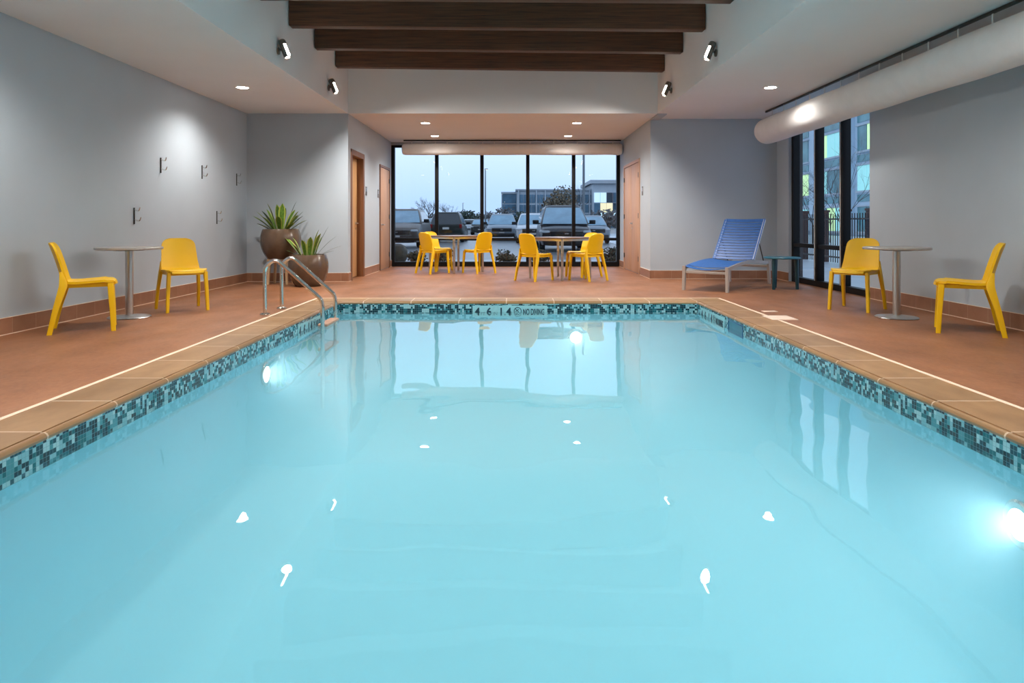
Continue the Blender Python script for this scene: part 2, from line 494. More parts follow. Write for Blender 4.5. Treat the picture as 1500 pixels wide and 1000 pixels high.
marker((PX1-.0005, 8.1, 0), R(-90), 'pale depth marker on the tile band near the skimmer opening')

# underwater lamps
def pool_light(loc, d, label, e):
    rz = math.atan2(-d[0], d[1])
    root = empty('pool_light', loc, rz); tag(root, label, 'pool light', 'underwater lamps in the pool walls')
    MB().lathe([(.02, -.004), (.105, -.004), (.112, .008), (.10, .016), (.076, .014)], 32, axis='y').build('bezel', STAIN, root)
    m = MB(); m.lathe([(.001, .026), (.04, .025), (.062, .019), (.078, .010)], 32, axis='y')
    m.build('lens', POOLL, root)
    light('lamp', 'AREA', (0, .05, 0), e, (.86, .97, 1), root, aim((0, 1, -.02)), shape='DISK', size=.14, spread=R(150))
PL = []
PL.append(pool_light((PX0, 6.15, -.36), (1, 0), 'glowing round lamp under water in the left pool wall', 3.2))
PL.append(pool_light((PX1, 3.17, -.40), (-1, 0), 'glowing round lamp under water at the right edge of the photo', 2.6))
PL.append(pool_light((.80, PY1, -.46), (0, -1), 'glowing round lamp under water in the far pool wall', 3.2))

# skimmer mouth + lid, small deck plate
s = empty('skimmer_opening', (PX1, 7.25, 0)); tag(s, 'blue skimmer opening in the right tile band', 'skimmer')
b = MB(); b.box(-.008, .002, -.24, .24, -.185, -.165, .002); b.box(-.008, .002, -.24, .24, -.065, -.048, .002); b.box(-.008, .002, -.24, -.215, -.165, -.065, .002); b.box(-.008, .002, .215, .24, -.165, -.065, .002)
b.build('faceplate', SKIM, s); MB().box(-.004, .0, -.215, .215, -.165, -.065).build('flap', TEALT, s)
b = MB(); b.box(2.675, 2.945, 7.05, 7.36, -.004, .008, .003); b.box(2.70, 2.92, 7.075, 7.335, .008, .010)
tag(b.build('skimmer_cover', simple('lid_cream', (.74, .58, .47, 1), .5, var=.04, scale=12)), 'square cream skimmer cover set in the right coping', 'cover')
b = MB(); b.box(2.83, 2.985, 7.70, 7.80, -.002, .004, .001)
tag(b.build('deck_plate', MATS['lid_cream']), 'small cream plate in the deck behind the skimmer cover', 'plate')

# ------------------------------------------------------------------ pool ladder
lad = empty('pool_ladder', (PX0, 7.73, 0)); tag(lad, 'stainless steel pool ladder with two arched handrails', 'ladder')
def fillet(pts, r, n=6):
    out = [Vector(pts[0])]
    for a, b, c_ in zip(pts, pts[1:], pts[2:]):
        a, b, c_ = Vector(a), Vector(b), Vector(c_)
        u = (a-b).normalized(); v = (c_-b).normalized()
        rr_ = min(r, (a-b).length*.48, (c_-b).length*.48)
        p0, p1 = b+u*rr_, b+v*rr_
        for k in range(n+1):
            t = k/n; out.append(p0*(1-t)**2+b*2*t*(1-t)+p1*t*t)
    out.append(Vector(pts[-1])); return out
for sy in (-.27, .27):
    path = fillet([(-.48, sy, 0), (-.48, sy, .53), (-.365, sy, .615), (.135, sy, .17), (.15, sy, .10), (.15, sy, -1.02)], .16, 8)
    MB().tube(path, .022, 14).build('handrail', STAIN, lad)
    MB().lathe([(.021, .0), (.055, .0), (.055, .008), (.04, .020), (.022, .024)], 24, c=(-.48, sy, 0)).build('flange', STAIN, lad)
    MB().tube([(.15, sy, -.85), (.02, sy, -.85)], .018, 10).build('wall_bumper', STAIN, lad)
for z in (-.115, -.38, -.66):
    MB().box(.09, .20, -.25, .25, z-.018, z+.012, .008).build('tread', TREAD, lad)

# ------------------------------------------------------------------ timber beams across the coffer
beams = [(11.02, .150), (9.85, .115), (8.72, .085), (7.60, .060)]
blab = ['dark timber ceiling beam farthest from the viewer, above the bay', 'dark timber ceiling beam, second from the bay', 'dark timber ceiling beam, third from the bay', 'dark timber ceiling beam cut by the top edge of the photo']
for i, (y, dy) in enumerate(beams):
    ln = BR-BL; a = math.atan2(2*dy, ln)
    m = MB(); m.box(-ln/2/math.cos(a)+.012, ln/2/math.cos(a)-.012, -.07, .07, 3.48, 3.90, .008)
    o = m.build('ceiling_beam', BEAM); o.location = ((BL+BR)/2, y, 0); o.rotation_euler = (0, 0, a)
    tag(o, blab[i], 'beam', 'timber beams across the ceiling coffer')

# ------------------------------------------------------------------ lamps
WARM = (1.0, .93, .86)
dl_proto = empty('downlight', (0, 0, 0))
MB().lathe([(.078, -.004), (.098, -.006), (.104, -.001), (.104, .0), (.078, .0)], 28, cap=False).build('trim_ring', WHITE, dl_proto)
m = MB(); m.lathe([(.001, -.003), (.08, -.003)], 28); m.build('lens', LAMP, dl_proto)
first = True
def downlight(x, y, e, label, ang=146, blend=.75):
    global first
    o = dl_proto if first else copy_tree(dl_proto)
    first = False
    o.location = (x, y, ZC); tag(o, label, 'light', 'recessed ceiling downlights')
    light('downlight_lamp', 'SPOT', (x, y, ZC-.03), e, WARM, None, (0, 0, 0), spot_size=R(ang), spot_blend=blend, shadow_soft_size=.05)
downlight(-3.75, 9.45, 100, 'recessed downlight in the left ceiling strip above the towel hooks')
downlight(3.56, 9.45, 62, 'recessed downlight in the right ceiling strip beside the white duct')
downlight(-1.65, 12.8, 115, 'front left recessed downlight of the window bay')
downlight(1.19, 12.8, 115, 'front right recessed downlight of the window bay')
downlight(-1.69, 14.7, 115, 'rear left recessed downlight of the window bay')
downlight(1.18, 14.7, 115, 'rear right recessed downlight of the window bay')
downlight(-3.55, 5.2, 95, 'unseen fill downlight added in the left ceiling strip, nearer than the towel hooks', 150)  # this and the next three are out of view, added for broad fill
downlight(3.0, 5.2, 95, 'unseen fill downlight added in the right ceiling strip, over the near deck', 150)
downlight(-3.75, .9, 150, 'unseen fill downlight added in the left ceiling strip behind the viewer', 160)
downlight(3.0, .9, 160, 'unseen fill downlight added in the right ceiling strip behind the viewer', 160)

sp = empty('wall_spotlight', (0, 0, 0))
MB().lathe([(.001, 0), (.045, 0), (.045, .018), (.03, .024), (.001, .024)], 20, axis='x').build('mount', BRONZE, sp)
b = MB(); b.tube([(.02, 0, 0), (.075, 0, .045)], .012, 10); b.build('arm', BRONZE, sp)
Mx = Matrix.Translation((.085, 0, .02)) @ Matrix.Rotation(R(-22), 4, 'Y')
b = MB(); b.lathe([(.001, .125), (.036, .12), (.046, .10), (.046, .055), (.001, .055)], 20)
arc = [R(70+220*k/14) for k in range(15)]
b.ring_loft([[(r_*math.cos(a), r_*math.sin(a), z) for a in arc]+[((r_-.005)*math.cos(a), (r_-.005)*math.sin(a), z) for a in reversed(arc)] for r_, z in ((.046, .056), (.046, -.105))], True, True, True)
b.xform(Mx); b.build('lamp_head', BRONZE, sp)
b = MB(); b.lathe([(.001, .054), (.034, .05), (.036, -.08), (.020, -.095), (.001, -.097)], 20); b.xform(Mx); b.build('lens', LAMP, sp)
fs = True
def wallspot(side, y, e, label, fy=0.):
    global fs
    o = sp if fs else copy_tree(sp)
    fs = False
    x = BL if side < 0 else BR
    o.location = (x, y, 3.07); o.rotation_euler = (0, 0, 0 if side < 0 else PI)
    tag(o, label, 'spotlight', 'spotlights on the coffer sides')
    light('wall_spot_lamp', 'SPOT', (x-side*.13, y, 2.96), e, WARM, None, aim((-side*.5, fy, -1)), spot_size=R(140), spot_blend=.8, shadow_soft_size=.05)
wallspot(-1, 8.2, 125, 'small metal spotlight on the left coffer side, nearer of two')
wallspot(-1, 10.44, 190, 'small metal spotlight on the left coffer side, closer to the bay', .25)
wallspot(1, 8.3, 125, 'small metal spotlight on the right coffer side, nearer of two')
wallspot(1, 10.65, 190, 'small metal spotlight on the right coffer side, closer to the bay', .25)
wallspot(-1, 5.9, 125, 'small metal spotlight on the left coffer side above the middle of the pool')
wallspot(1, 5.9, 125, 'small metal spotlight on the right coffer side above the middle of the pool')
wallspot(-1, 3.0, 125, 'small metal spotlight on the left coffer side above the near pool end')
wallspot(1, 3.0, 125, 'small metal spotlight on the right coffer side above the near pool end')

# ------------------------------------------------------------------ white fabric ducts
def duct(name, p0, p1, r, label, cap0, track_z, nclips, pleat=False):
    p0, p1 = Vector(p0), Vector(p1); d = (p1-p0); L = d.length; d.normalize()
    root = empty(name, p0, math.atan2(d.y, d.x)); tag(root, label, 'duct')
    # local axis: along +X
    m = MB(); rings = []; n = 36
    xs = [.0+L*k/60 for k in range(61)]
    for x in xs:
        sag = .004*math.sin(x*9)+.003*math.sin(x*23)
        k_ = 1.+sag*.5
        if pleat and x > L-.45: k_ += .03*math.sin(x*70)
        rings.append([(x, r*k_*math.cos(2*PI*k/n), r*k_*math.sin(2*PI*k/n)*(1.+.02*math.sin(x*4))) for k in range(n)])
    m.ring_loft(rings, True, False, True); m.build('sleeve', DUCT, root)
    for xe, sg in ((0, -1), (L, 1)):
        b = MB(); b.lathe([(r, 0), (r*.99, sg*.02), (r*.93, sg*.055), (r*.75, sg*.075), (r*.4, sg*.085), (.002, sg*.088)], n, c=(xe, 0, 0), axis='x'); b.build('end_cap', DUCT, root)
    for xe in (.10, L-.10):
        b = MB(); b.lathe([(r*1.0, -.012), (r*1.015, -.012), (r*1.015, .012), (r*1.0, .012)], n, c=(xe, 0, 0), axis='x'); b.build('strap', WHITE, root)
    tz = track_z-.004-p0.z
    MB().box(-.05, L+.05, -.014, .014, tz-.028, tz, .002).build('track', DARKM, root)
    for k in range(nclips):
        x = L*(k+.5)/nclips
        MB().box(x-.010, x+.010, -.004, .004, r*.985, tz-.024, .001).build('clip', WHITE, root)
    return root
DX, DZ, DR = 4.23, 2.535, .212
duct('fabric_duct', (DX, 11.38, DZ), (DX, .2, DZ), DR, 'long white fabric air duct hung along the right wall', True, ZC, 24)
duct('fabric_duct', (-2.42, 15.36, 2.665), (BR-.10, 15.36, 2.665), .128, 'thin white fabric air duct hung across the far window', True, ZC, 18, True)

# ------------------------------------------------------------------ windows
fw = MB()
ZS, ZT = .0, 2.81
fw.box(BL, BL+.075, YW-.05, YW+.06, ZS, ZT); fw.box(BR-.075, BR, YW-.05, YW+.06, ZS, ZT)
fw.box(BL+.075, BR-.075, YW-.05, YW+.06, ZS, .11); fw.box(BL+.075, BR-.075, YW-.05, YW+.06, ZT-.05, ZT)
win = struct('window_1', fw, BLACK, 'wide black-framed far window onto the parking lot', 'window')
mx = [BL+.04, -1.78, -.73, .335, 1.40, BR-.04]
for x in mx[1:-1]:
    b = MB(); b.box(x-.04, x+.04, YW-.05, YW+.06, .11, ZT-.05, .004); b.build('mullion', BLACK, win)
for a, b_ in zip(mx, mx[1:]):
    b = MB(); b.box(a+.04, b_-.04, YW-.04, YW+.05, .60, .665, .003); b.build('rail', BLACK, win)
    MB().poly([(a+.035, YW, .09), (b_-.035, YW, .09), (b_-.035, YW, .605), (a+.035, YW, .605)]).build('pane', GLASS, win)
    MB().poly([(a+.035, YW, .66), (b_-.035, YW, .66), (b_-.035, YW, ZT-.04), (a+.035, YW, ZT-.04)]).build('pane', GLASS, win)
XF = XR+.10
fw = MB()
fw.box(XF-.05, XF+.06, WR0-.0, WR0+.07, 0, WRT); fw.box(XF-.05, XF+.06, WR1-.09, WR1, 0, WRT)
fw.box(XF-.05, XF+.06, WR0+.07, WR1-.09, 0, .09); fw.box(XF-.05, XF+.06, WR0+.07, WR1-.09, WRT-.06, WRT)
win2 = struct('window_2', fw, BLACK, 'tall black-framed window in the right wall', 'window')
my = [WR0+.035, 9.98, 10.83, WR1-.045]
for y in my[1:-1]:
    b = MB(); b.box(XF-.06, XF+.06, y-.055, y+.055, .09, WRT-.06, .004); b.build('mullion', BLACK, win2)
    b = MB(); b.box(XF-.066, XF-.060, y+.012, y+.028, .09, WRT-.06); b.build('mullion_strip', WHITE, win2)
for a, b_ in zip(my, my[1:]):
    b = MB(); b.box(XF-.05, XF+.05, a+.04, b_-.04, .60, .665, .003); b.build('rail', BLACK, win2)
    MB().poly([(XF, a+.03, .08), (XF, b_-.03, .08), (XF, b_-.03, .605), (XF, a+.03, .605)]).build('pane', GLASS, win2)
    MB().poly([(XF, a+.03, .66), (XF, b_-.03, .66), (XF, b_-.03, WRT-.05), (XF, a+.03, WRT-.05)]).build('pane', GLASS, win2)
b = MB(); b.box(XR+.02, XR+.03, WR1-.07, WR1-.03, 0.0, WRT); 
# sill floor inside the right window recess
b2 = MB(); b2.box(XR, XR+.25, WR0, WR1, -.12, -.001); struct('trim_1', b2, DECK, 'deck strip under the right window', 'sill')

# ------------------------------------------------------------------ doors
def handle(parent, x, y, z, sx, lever):
    """lever handle on a leaf whose face looks along sx*X"""
    h = empty('door_handle', (0, 0, 0)); h.parent = parent
    MB().lathe([(.001, 0), (.028, 0), (.028, sx*.008), (.012, sx*.012), (.012, sx*.045)], 18, c=(x, y, z), axis='x').build('rose', STEEL, h)
    MB().tube([(x+sx*.045, y, z), (x+sx*.05, y+lever*.03, z), (x+sx*.048, y+lever*.12, z-.004)], .010, 10).build('lever', STEEL, h)
    MB().lathe([(.001, 0), (.022, 0), (.022, sx*.006), (.001, sx*.010)], 16, c=(x, y, z-.10), axis='x').build('keyhole', STEEL, h)
# door 1: set back in the left bay wall
xf = BL-.115
d = MB(); d.box(xf-.04, xf, D1[0]+.045, D1[1]-.045, .012, 2.20, .002)
dr = struct('door_1', d, OAK, 'oak door set back in a dark frame, left bay wall', 'door')
b = MB()
b.box(BL-T, BL+.012, D1[0], D1[0]+.045, 0, 2.25); b.box(BL-T, BL+.012, D1[1]-.045, D1[1], 0, 2.25); b.box(BL-T, BL+.012, D1[0]+.045, D1[1]-.045, 2.205, 2.25)
b.box(BL, BL+.014, D1[0]-.05, D1[0], 0, 2.30); b.box(BL, BL+.014, D1[1], D1[1]+.05, 0, 2.30); b.box(BL, BL+.014, D1[0]-.05, D1[1]+.05, 2.25, 2.30)
b.build('door_frame', OAKD, dr)
handle(dr, xf, D1[1]-.13, 1.0, 1, -1)
# door 2
d = MB(); d.box(BL-.03, BL+.010, 14.47, 15.50, .012, 2.19, .002)
dr = struct('door_2', d, OAKP, 'pale oak door closest to the far window, left bay wall', 'door')
b = MB(); b.box(BL, BL+.022, 14.42, 14.47, 0, 2.25); b.box(BL, BL+.022, 15.50, 15.55, 0, 2.25); b.box(BL, BL+.022, 14.47, 15.50, 2.20, 2.25); b.build('door_frame', OAKD, dr)
handle(dr, BL+.010, 14.60, .97, 1, 1)
for z in (.3, 1.15, 1.95): MB().box(BL+.010, BL+.026, 15.47, 15.50, z-.05, z+.05, .003).build('hinge', DARKM, dr)
# door 3: pair of leaves in the right bay wall
d = MB(); d.box(BR-.010, BR+.03, 13.36, 14.235, .012, 2.20, .002); d.box(BR-.010, BR+.03, 14.245, 15.12, .012, 2.20, .002)
dr = struct('door_3', d, OAKP, 'wide pair of pinkish oak door leaves, right bay wall', 'door')
b = MB(); b.box(BR-.022, BR, 13.30, 13.36, 0, 2.27); b.box(BR-.022, BR, 15.12, 15.18, 0, 2.27); b.box(BR-.022, BR, 13.36, 15.12, 2.21, 2.27); b.build('door_frame', OAKP, dr)
handle(dr, BR-.010, 14.13, 1.0, -1, -1)
for y in (13.375, 15.105):
    for z in (.3, 1.15, 1.95): MB().box(BR-.028, BR-.010, y-.018, y+.018, z-.05, z+.05, .003).build('hinge', DARKM, dr)

def sign(x, y, z, sx, label, w_=.12, h_=.17):
    root = empty('door_sign', (x, y, z)); tag(root, label, 'sign', 'small plates beside the doors')
    MB().box(min(0, sx*.008), max(0, sx*.008), -w_/2, w_/2, -h_/2, h_/2, .002).build('plate', SIGNM, root)
    MB().box(min(sx*.008, sx*.0095), max(sx*.008, sx*.0095), -w_*.35, w_*.35, -h_*.05, h_*.36).build('panel', STEEL, root)
sign(BL, 13.12, 1.62, 1, 'small dark plate on the wall beside the recessed oak door')
sign(BL, 14.28, 1.62, 1, 'small dark plate on the wall beside the pale oak door')
sign(BR, 13.05, 1.62, -1, 'small dark plate on the wall beside the wide double door')

# ------------------------------------------------------------------ towel hooks on the left wall
hk = empty('towel_hook', (0, 0, 0))
MB().box(0, .012, -.010, .010, -.10, .10, .004).build('wall_bar', DARKM, hk)
for dz, rch in ((.075, .075), (-.045, .085)):
    MB().tube(fillet([(.008, 0, dz), (rch*.8, 0, dz-.022), (rch, 0, dz+.028)], .03), [.007]*8+[.006], 8).build('prong', STAIN, hk)
spots = [(8.83, 1.75, 'dark twin-prong towel hook, upper row, above the yellow chair'), (10.0, 1.75, 'twin-prong towel hook, upper row, middle one'),
         (11.25, 1.72, 'twin-prong towel hook in the shade, upper row, closest to the corner'), (8.21, 1.09, 'dark twin-prong towel hook, lower row, above the round table'),
         (10.5, 1.09, 'twin-prong towel hook, lower row, between chair and plants')]
for i, (y, z, lb) in enumerate(spots):
    o = hk if i == 0 else copy_tree(hk)
    o.location = (XL, y, z); tag(o, lb, 'hook', 'towel hooks on the left wall')

# ------------------------------------------------------------------ yellow chairs
def sheet(mb, prof, half, curve, n=14, thick=.014):
    """prof: list of (y,z); half(i)->half width; curve(i,u)->(dy,dz). solid sheet with rounded edge"""
    top, bot = [], []
    P = [Vector((0, a, b)) for a, b in prof]
    for i, p_ in enumerate(P):
        t = (P[min(i+1, len(P)-1)]-P[max(i-1, 0)]).normalized()
        nrm = Vector((0, -t.z, t.y))
        if nrm.z < 0 and abs(nrm.z) > abs(nrm.y): nrm = -nrm
        h = half(i); ra, rb = [], []
        for k in range(n+1):
            u = -1+2*k/n
            dy, dz = curve(i, u)
            q = Vector((h*u, p_.y+dy, p_.z+dz))
            ra.append(q+nrm*thick/2); rb.append(q-nrm*thick/2)
        top.append(ra); bot.append(rb)
    rings = [ra+list(reversed(rb)) for ra, rb in zip(top, bot)]
    mb.ring_loft(rings, True, True, True)
def catmull(pts, m=4):
    out = []
    P = [pts[0]]+list(pts)+[pts[-1]]
    for i in range(1, len(P)-2):
        a, b, c_, d_ = [Vector(q) for q in P[i-1:i+3]]
        for k in range(m):
            t = k/m
            out.append(tuple(.5*((2*b)+(-a+c_)*t+(2*a-5*b+4*c_-d_)*t*t+(-a+3*b-3*c_+d_)*t**3)))
    out.append(tuple(pts[-1])); return out

def make_chair():
    root = empty('cafe_chair', (0, 0, 0))
    sp_ = catmull([(.240, .428), (.232, .448), (.20, .458), (.08, .452), (-.06, .444), (-.15, .448), (-.190, .470)], 4)
    sp_ = [(a, b) for a, b in sp_]
    m = MB()
    def hs(i):
        y = sp_[i][0]
        h = .205+.016*min(1, max(0, (y+.19)/.3))
        if y > .15: h -= .055*((y-.15)/.09)**2
        return h
    sheet(m, sp_, hs, lambda i, u: (-.012*u*u if sp_[i][0] > .15 else 0, (.012*(abs(u)**3) if sp_[i][0] < .15 else .004*u*u)), 14, .022)
    m.build('seat', YEL, root)
    # apron under the seat rim
    b = MB()
    ring_o = [(.198, .185), (.150, .222), (0, .232), (-.150, .222), (-.198, .185), (-.196, -.16), (-.12, -.185), (.12, -.185), (.196, -.16)]
    ro = [(x, y, .452) for x, y in ring_o]; rl = [(x*.98, y*.98, .412) for x, y in ring_o]; ri = [(x*.88, y*.88, .412) for x, y in ring_o]; rt = [(x*.88, y*.88, .440) for x, y in ring_o]
    b.ring_loft([ro, rl, ri, rt], True, False, False); b.build('seat_rim', YEL, root)
    bp = catmull([(-.178, .452), (-.196, .485), (-.212, .54), (-.236, .63), (-.266, .73), (-.290, .80), (-.297, .822)], 4)
    zt = .826; m = MB()
    def hb(i):
        z = bp[i][1]; s_ = (z-.45)/(zt-.45)
        h = .205-.028*s_
        if s_ > .70: h *= (1-min(1, (s_-.70)/.305)**3.2)**(1/2.6)
        if s_ < .12: h -= .012*(1-s_/.12)
        return max(h, .02)
    sheet(m, bp, hb, lambda i, u: (.040*(u*u)*min(1, (hb(i)/.18)), 0), 14, .018)
    m.build('backrest', YEL, root)
    fw_ = Vector((0, 1, 0))
    for sx in (-1, 1):
        b = MB(); b.bar([(sx*.212, .218, 0), (sx*.205, .208, .20), (sx*.192, .192, .445)], [(.032, .040), (.036, .044), (.042, .052)], fwd=fw_); b.build('leg', YEL, root)
        b = MB(); b.bar([(sx*.232, -.278, 0), (sx*.222, -.232, .22), (sx*.204, -.175, .43), (sx*.200, -.178, .475), (sx*.196, -.196, .56)], [(.030, .040), (.034, .048), (.038, .066), (.032, .054), (.012, .020)], fwd=fw_); b.build('leg', YEL, root)
    return root
chair = make_chair()
def face(dx, dy): return math.atan2(-dx, dy)
chairs = [
    (-4.02, 6.44, (.87, .49), 'yellow plastic chair seen in profile, left of the left round table', 'yellow chairs at the round tables'),
    (-3.83, 7.92, (.62, -.78), 'yellow plastic chair under the towel hooks, right of the left round table', 'yellow chairs at the round tables'),
    (3.98, 7.94, (-.72, -.69), 'yellow plastic chair in front of the right window', 'yellow chairs at the round tables'),
    (4.17, 6.30, (-.86, .50), 'yellow plastic chair seen in profile at the right edge, by the grey wall', 'yellow chairs at the round tables'),
    (-1.60, 13.74, (.70, .71), 'yellow chair showing its back, front left of the left window table', 'yellow chairs at the window tables'),
    (-1.62, 14.60, (.75, -.66), 'yellow chair half hidden behind another at the left window table', 'yellow chairs at the window tables'),
    (-.72, 13.82, (-.66, .75), 'yellow chair showing its back, right side of the left window table', 'yellow chairs at the window tables'),
    (.39, 12.02, (.68, .73), 'yellow chair showing its back, left side of the right window table', 'yellow chairs at the window tables'),
    (1.29, 12.02, (-.66, .75), 'yellow chair showing its back, front right of the right window table', 'yellow chairs at the window tables'),
    (1.30, 12.86, (-.78, -.62), 'yellow chair facing the table from behind at the right window table', 'yellow chairs at the window tables'),
]
for i, (x, y, d_, lb, gr) in enumerate(chairs):
    o = chair if i == 0 else copy_tree(chair)
    o.location = (x, y, 0); o.rotation_euler = (0, 0, face(*d_)); tag(o, lb, 'chair', gr)

# ------------------------------------------------------------------ tables
rt = empty('pedestal_table', (-4.09, 7.27, 0))
MB().lathe([(.001, .722), (.318, .722), (.325, .728), (.325, .742), (.318, .748), (.001, .748)], 48).build('tabletop', TTOP, rt)
MB().lathe([(.001, .712), (.15, .712), (.15, .722), (.001, .722)], 24).build('mounting_plate', DARKM, rt)
MB().lathe([(.001, .015), (.0385, .015), (.0385, .714), (.001, .714)], 24).build('column', STEEL, rt)
MB().lathe([(.001, 0), (.205, 0), (.212, .006), (.20, .014), (.08, .026), (.045, .032), (.001, .032)], 40).build('base', STEEL, rt)
tag(rt, 'round grey pedestal table on steel column by the left wall', 'table', 'round pedestal tables')
o = copy_tree(rt); o.location = (4.07, 7.25, 0); tag(o, 'round grey pedestal table on steel column by the right wall', 'table', 'round pedestal tables')

st = empty('dining_table', (-1.18, 14.12, 0), R(45))
hw = .43
MB().box(-hw, hw, -hw, hw, .722, .75, .004).build('tabletop', DTOP, st)
b = MB()
for a, b_, c_, d_ in ((-hw+.04, hw-.04, hw-.06, hw-.04), (-hw+.04, hw-.04, -hw+.04, -hw+.06), (hw-.06, hw-.04, -hw+.06, hw-.06), (-hw+.04, -hw+.06, -hw+.06, hw-.06)):
    b.box(a, b_, c_, d_, .685, .722)
b.build('apron', STEEL, st)
for sx in (-1, 1):
    for sy in (-1, 1):
        MB().lathe([(.001, 0), (.022, 0), (.022, .01), (.024, .012), (.024, .722), (.001, .722)], 16, c=(sx*(hw-.045), sy*(hw-.045), 0)).build('leg', STEEL, st)
tag(st, 'square dark-topped table on steel legs, left one at the far window', 'table', 'square tables at the far window')
o = copy_tree(st); o.location = (.85, 12.44, 0); tag(o, 'square dark-topped table on steel legs, right one at the far window', 'table', 'square tables at the far window')

# ------------------------------------------------------------------ blue lounger
ld = Vector((.62, .785, 0)).normalized()
lo = empty('sun_lounger', (2.815, 10.04, 0), math.atan2(-ld.x, ld.y))
tag(lo, 'blue strap sun lounger with taupe frame and raised back', 'lounger')
W_ = .33                                            # half width; local +Y runs from foot to head
def rail_z(y): return .335+.075*math.sin(min(1, max(0, y/1.25))*PI*.62)-(.06*max(0, y-1.05) if y > 1.05 else 0)
for sx in (-1, 1):
    pts = [(sx*W_, .0+1.92*k/16, rail_z(1.92*k/16)) for k in range(17)]
    MB().bar(pts, [(.028, .05)]*17, fwd=Vector((0, 0, 1))).build('side_rail', LFRAME, lo) if False else None
    m = MB(); m.ring_loft([[(x+dx, y, z+dz) for dx, dz in ((-.014, -.026), (.014, -.026), (.014, .022), (-.014, .022))] for x, y, z in pts], True, True, False)
    m.build('side_rail', LFRAME, lo)
    for y in (.03, 1.84):
        z = rail_z(y)
        m = MB(); m.bar([(sx*(W_+.004), y-(.02 if y < 1 else -.03), 0), (sx*W_, y, z+.025)], [(.042, .05), (.05, .062)]); m.build('leg', LFRAME, lo)
m = MB()
for y in (.03, 1.84): m.box(-W_+.02, W_-.02, y-.016, y+.016, rail_z(y)-.085, rail_z(y)-.045, .006)
m.build('cross_bar', LFRAME, lo)
# straps of the seat: across the frame, sagging a little
m = MB(); ns = 21
for k in range(ns):
    y0 = .015+(1.17-.015)*k/ns; y1 = y0+(1.17-.015)/ns*.97
    rows = []
    for y in (y0, y1):
        rows.append([(W_*u*1.0, y, rail_z(y)+.026-.030*(1-u*u)*(1.7 if k < 2 else 1)) for u in [-1+2*q/10 for q in range(11)]])
    rb = [[(a, b_, c_-.005) for a, b_, c_ in r_] for r_ in rows]
    m.ring_loft([rows[0]+rb[0][::-1], rows[1]+rb[1][::-1]], True, True, True)
m.build('seat_straps', BLUE, lo)
H0 = Vector((0, 1.17, rail_z(1.17)+.02)); bd = Vector((0, .53, .635)).normalized(); BLn = .83; bn = Vector((0, -bd.z, bd.y))
for sx in (-1, 1):
    m = MB()
    ends = [H0+bd*0+Vector((sx*(W_-.015), 0, 0)), H0+bd*BLn+Vector((sx*(W_-.015), 0, 0))]
    m.ring_loft([[e+Vector((dx, 0, 0))+bn*dn for dx, dn in ((-.012, -.02), (.012, -.02), (.012, .02), (-.012, .02))] for e in ends], True, True, False)
    m.build('back_rail', simple('white_rail', (.70, .69, .70, 1), .35, var=.03, scale=8) if sx < 0 else MATS['white_rail'], lo)
    e0 = H0+bd*.42+Vector((sx*(W_-.03), 0, -.01)); MB().tube([e0, (sx*(W_-.03), 1.70, rail_z(1.7))], .009, 8).build('prop', DARKM, lo)
m = MB(); ns = 15
for k in range(ns):
    t0 = BLn*(k+.03)/ns; t1 = BLn*(k+.80)/ns
    if k == ns-1: t1 = BLn*1.01
    rows = []
    for t in (t0, t1):
        rows.append([H0+bd*t+Vector((W_*1.0*u, 0, 0))+bn*(.021-.016*(1-u*u)) for u in [-1+2*q/10 for q in range(11)]])
    rb = [[q-bn*.006 for q in r_] for r_ in rows]
    m.ring_loft([rows[0]+rb[0][::-1], rows[1]+rb[1][::-1]], True, True, True)
for sx in (-1, 1):
    m.ring_loft([[H0+bd*t+Vector((sx*(W_-.015)+dx, 0, 0))+bn*dn for dx, dn in ((-.040, .012), (.016, .024), (.016, .018), (-.040, .006))] for t in (0, BLn)], True, True, False)
m.build('back_straps', BLUE, lo)

tb = empty('side_table', (4.10, 10.42, 0), R(12)); tag(tb, 'small round teal side table beside the blue lounger', 'side table')
MB().lathe([(.001, .462), (.255, .462), (.268, .468), (.270, .478), (.262, .488), (.001, .488)], 40).build('tabletop', TEALT, tb)
for k in range(3):
    a = R(-35+120*k); x, y = .205*math.cos(a), .20*math.sin(a)
    MB().tube([(x*1.06, y*1.06, 0), (x, y, .464)], [.024, .034], 16).build('leg', TEAL, tb)

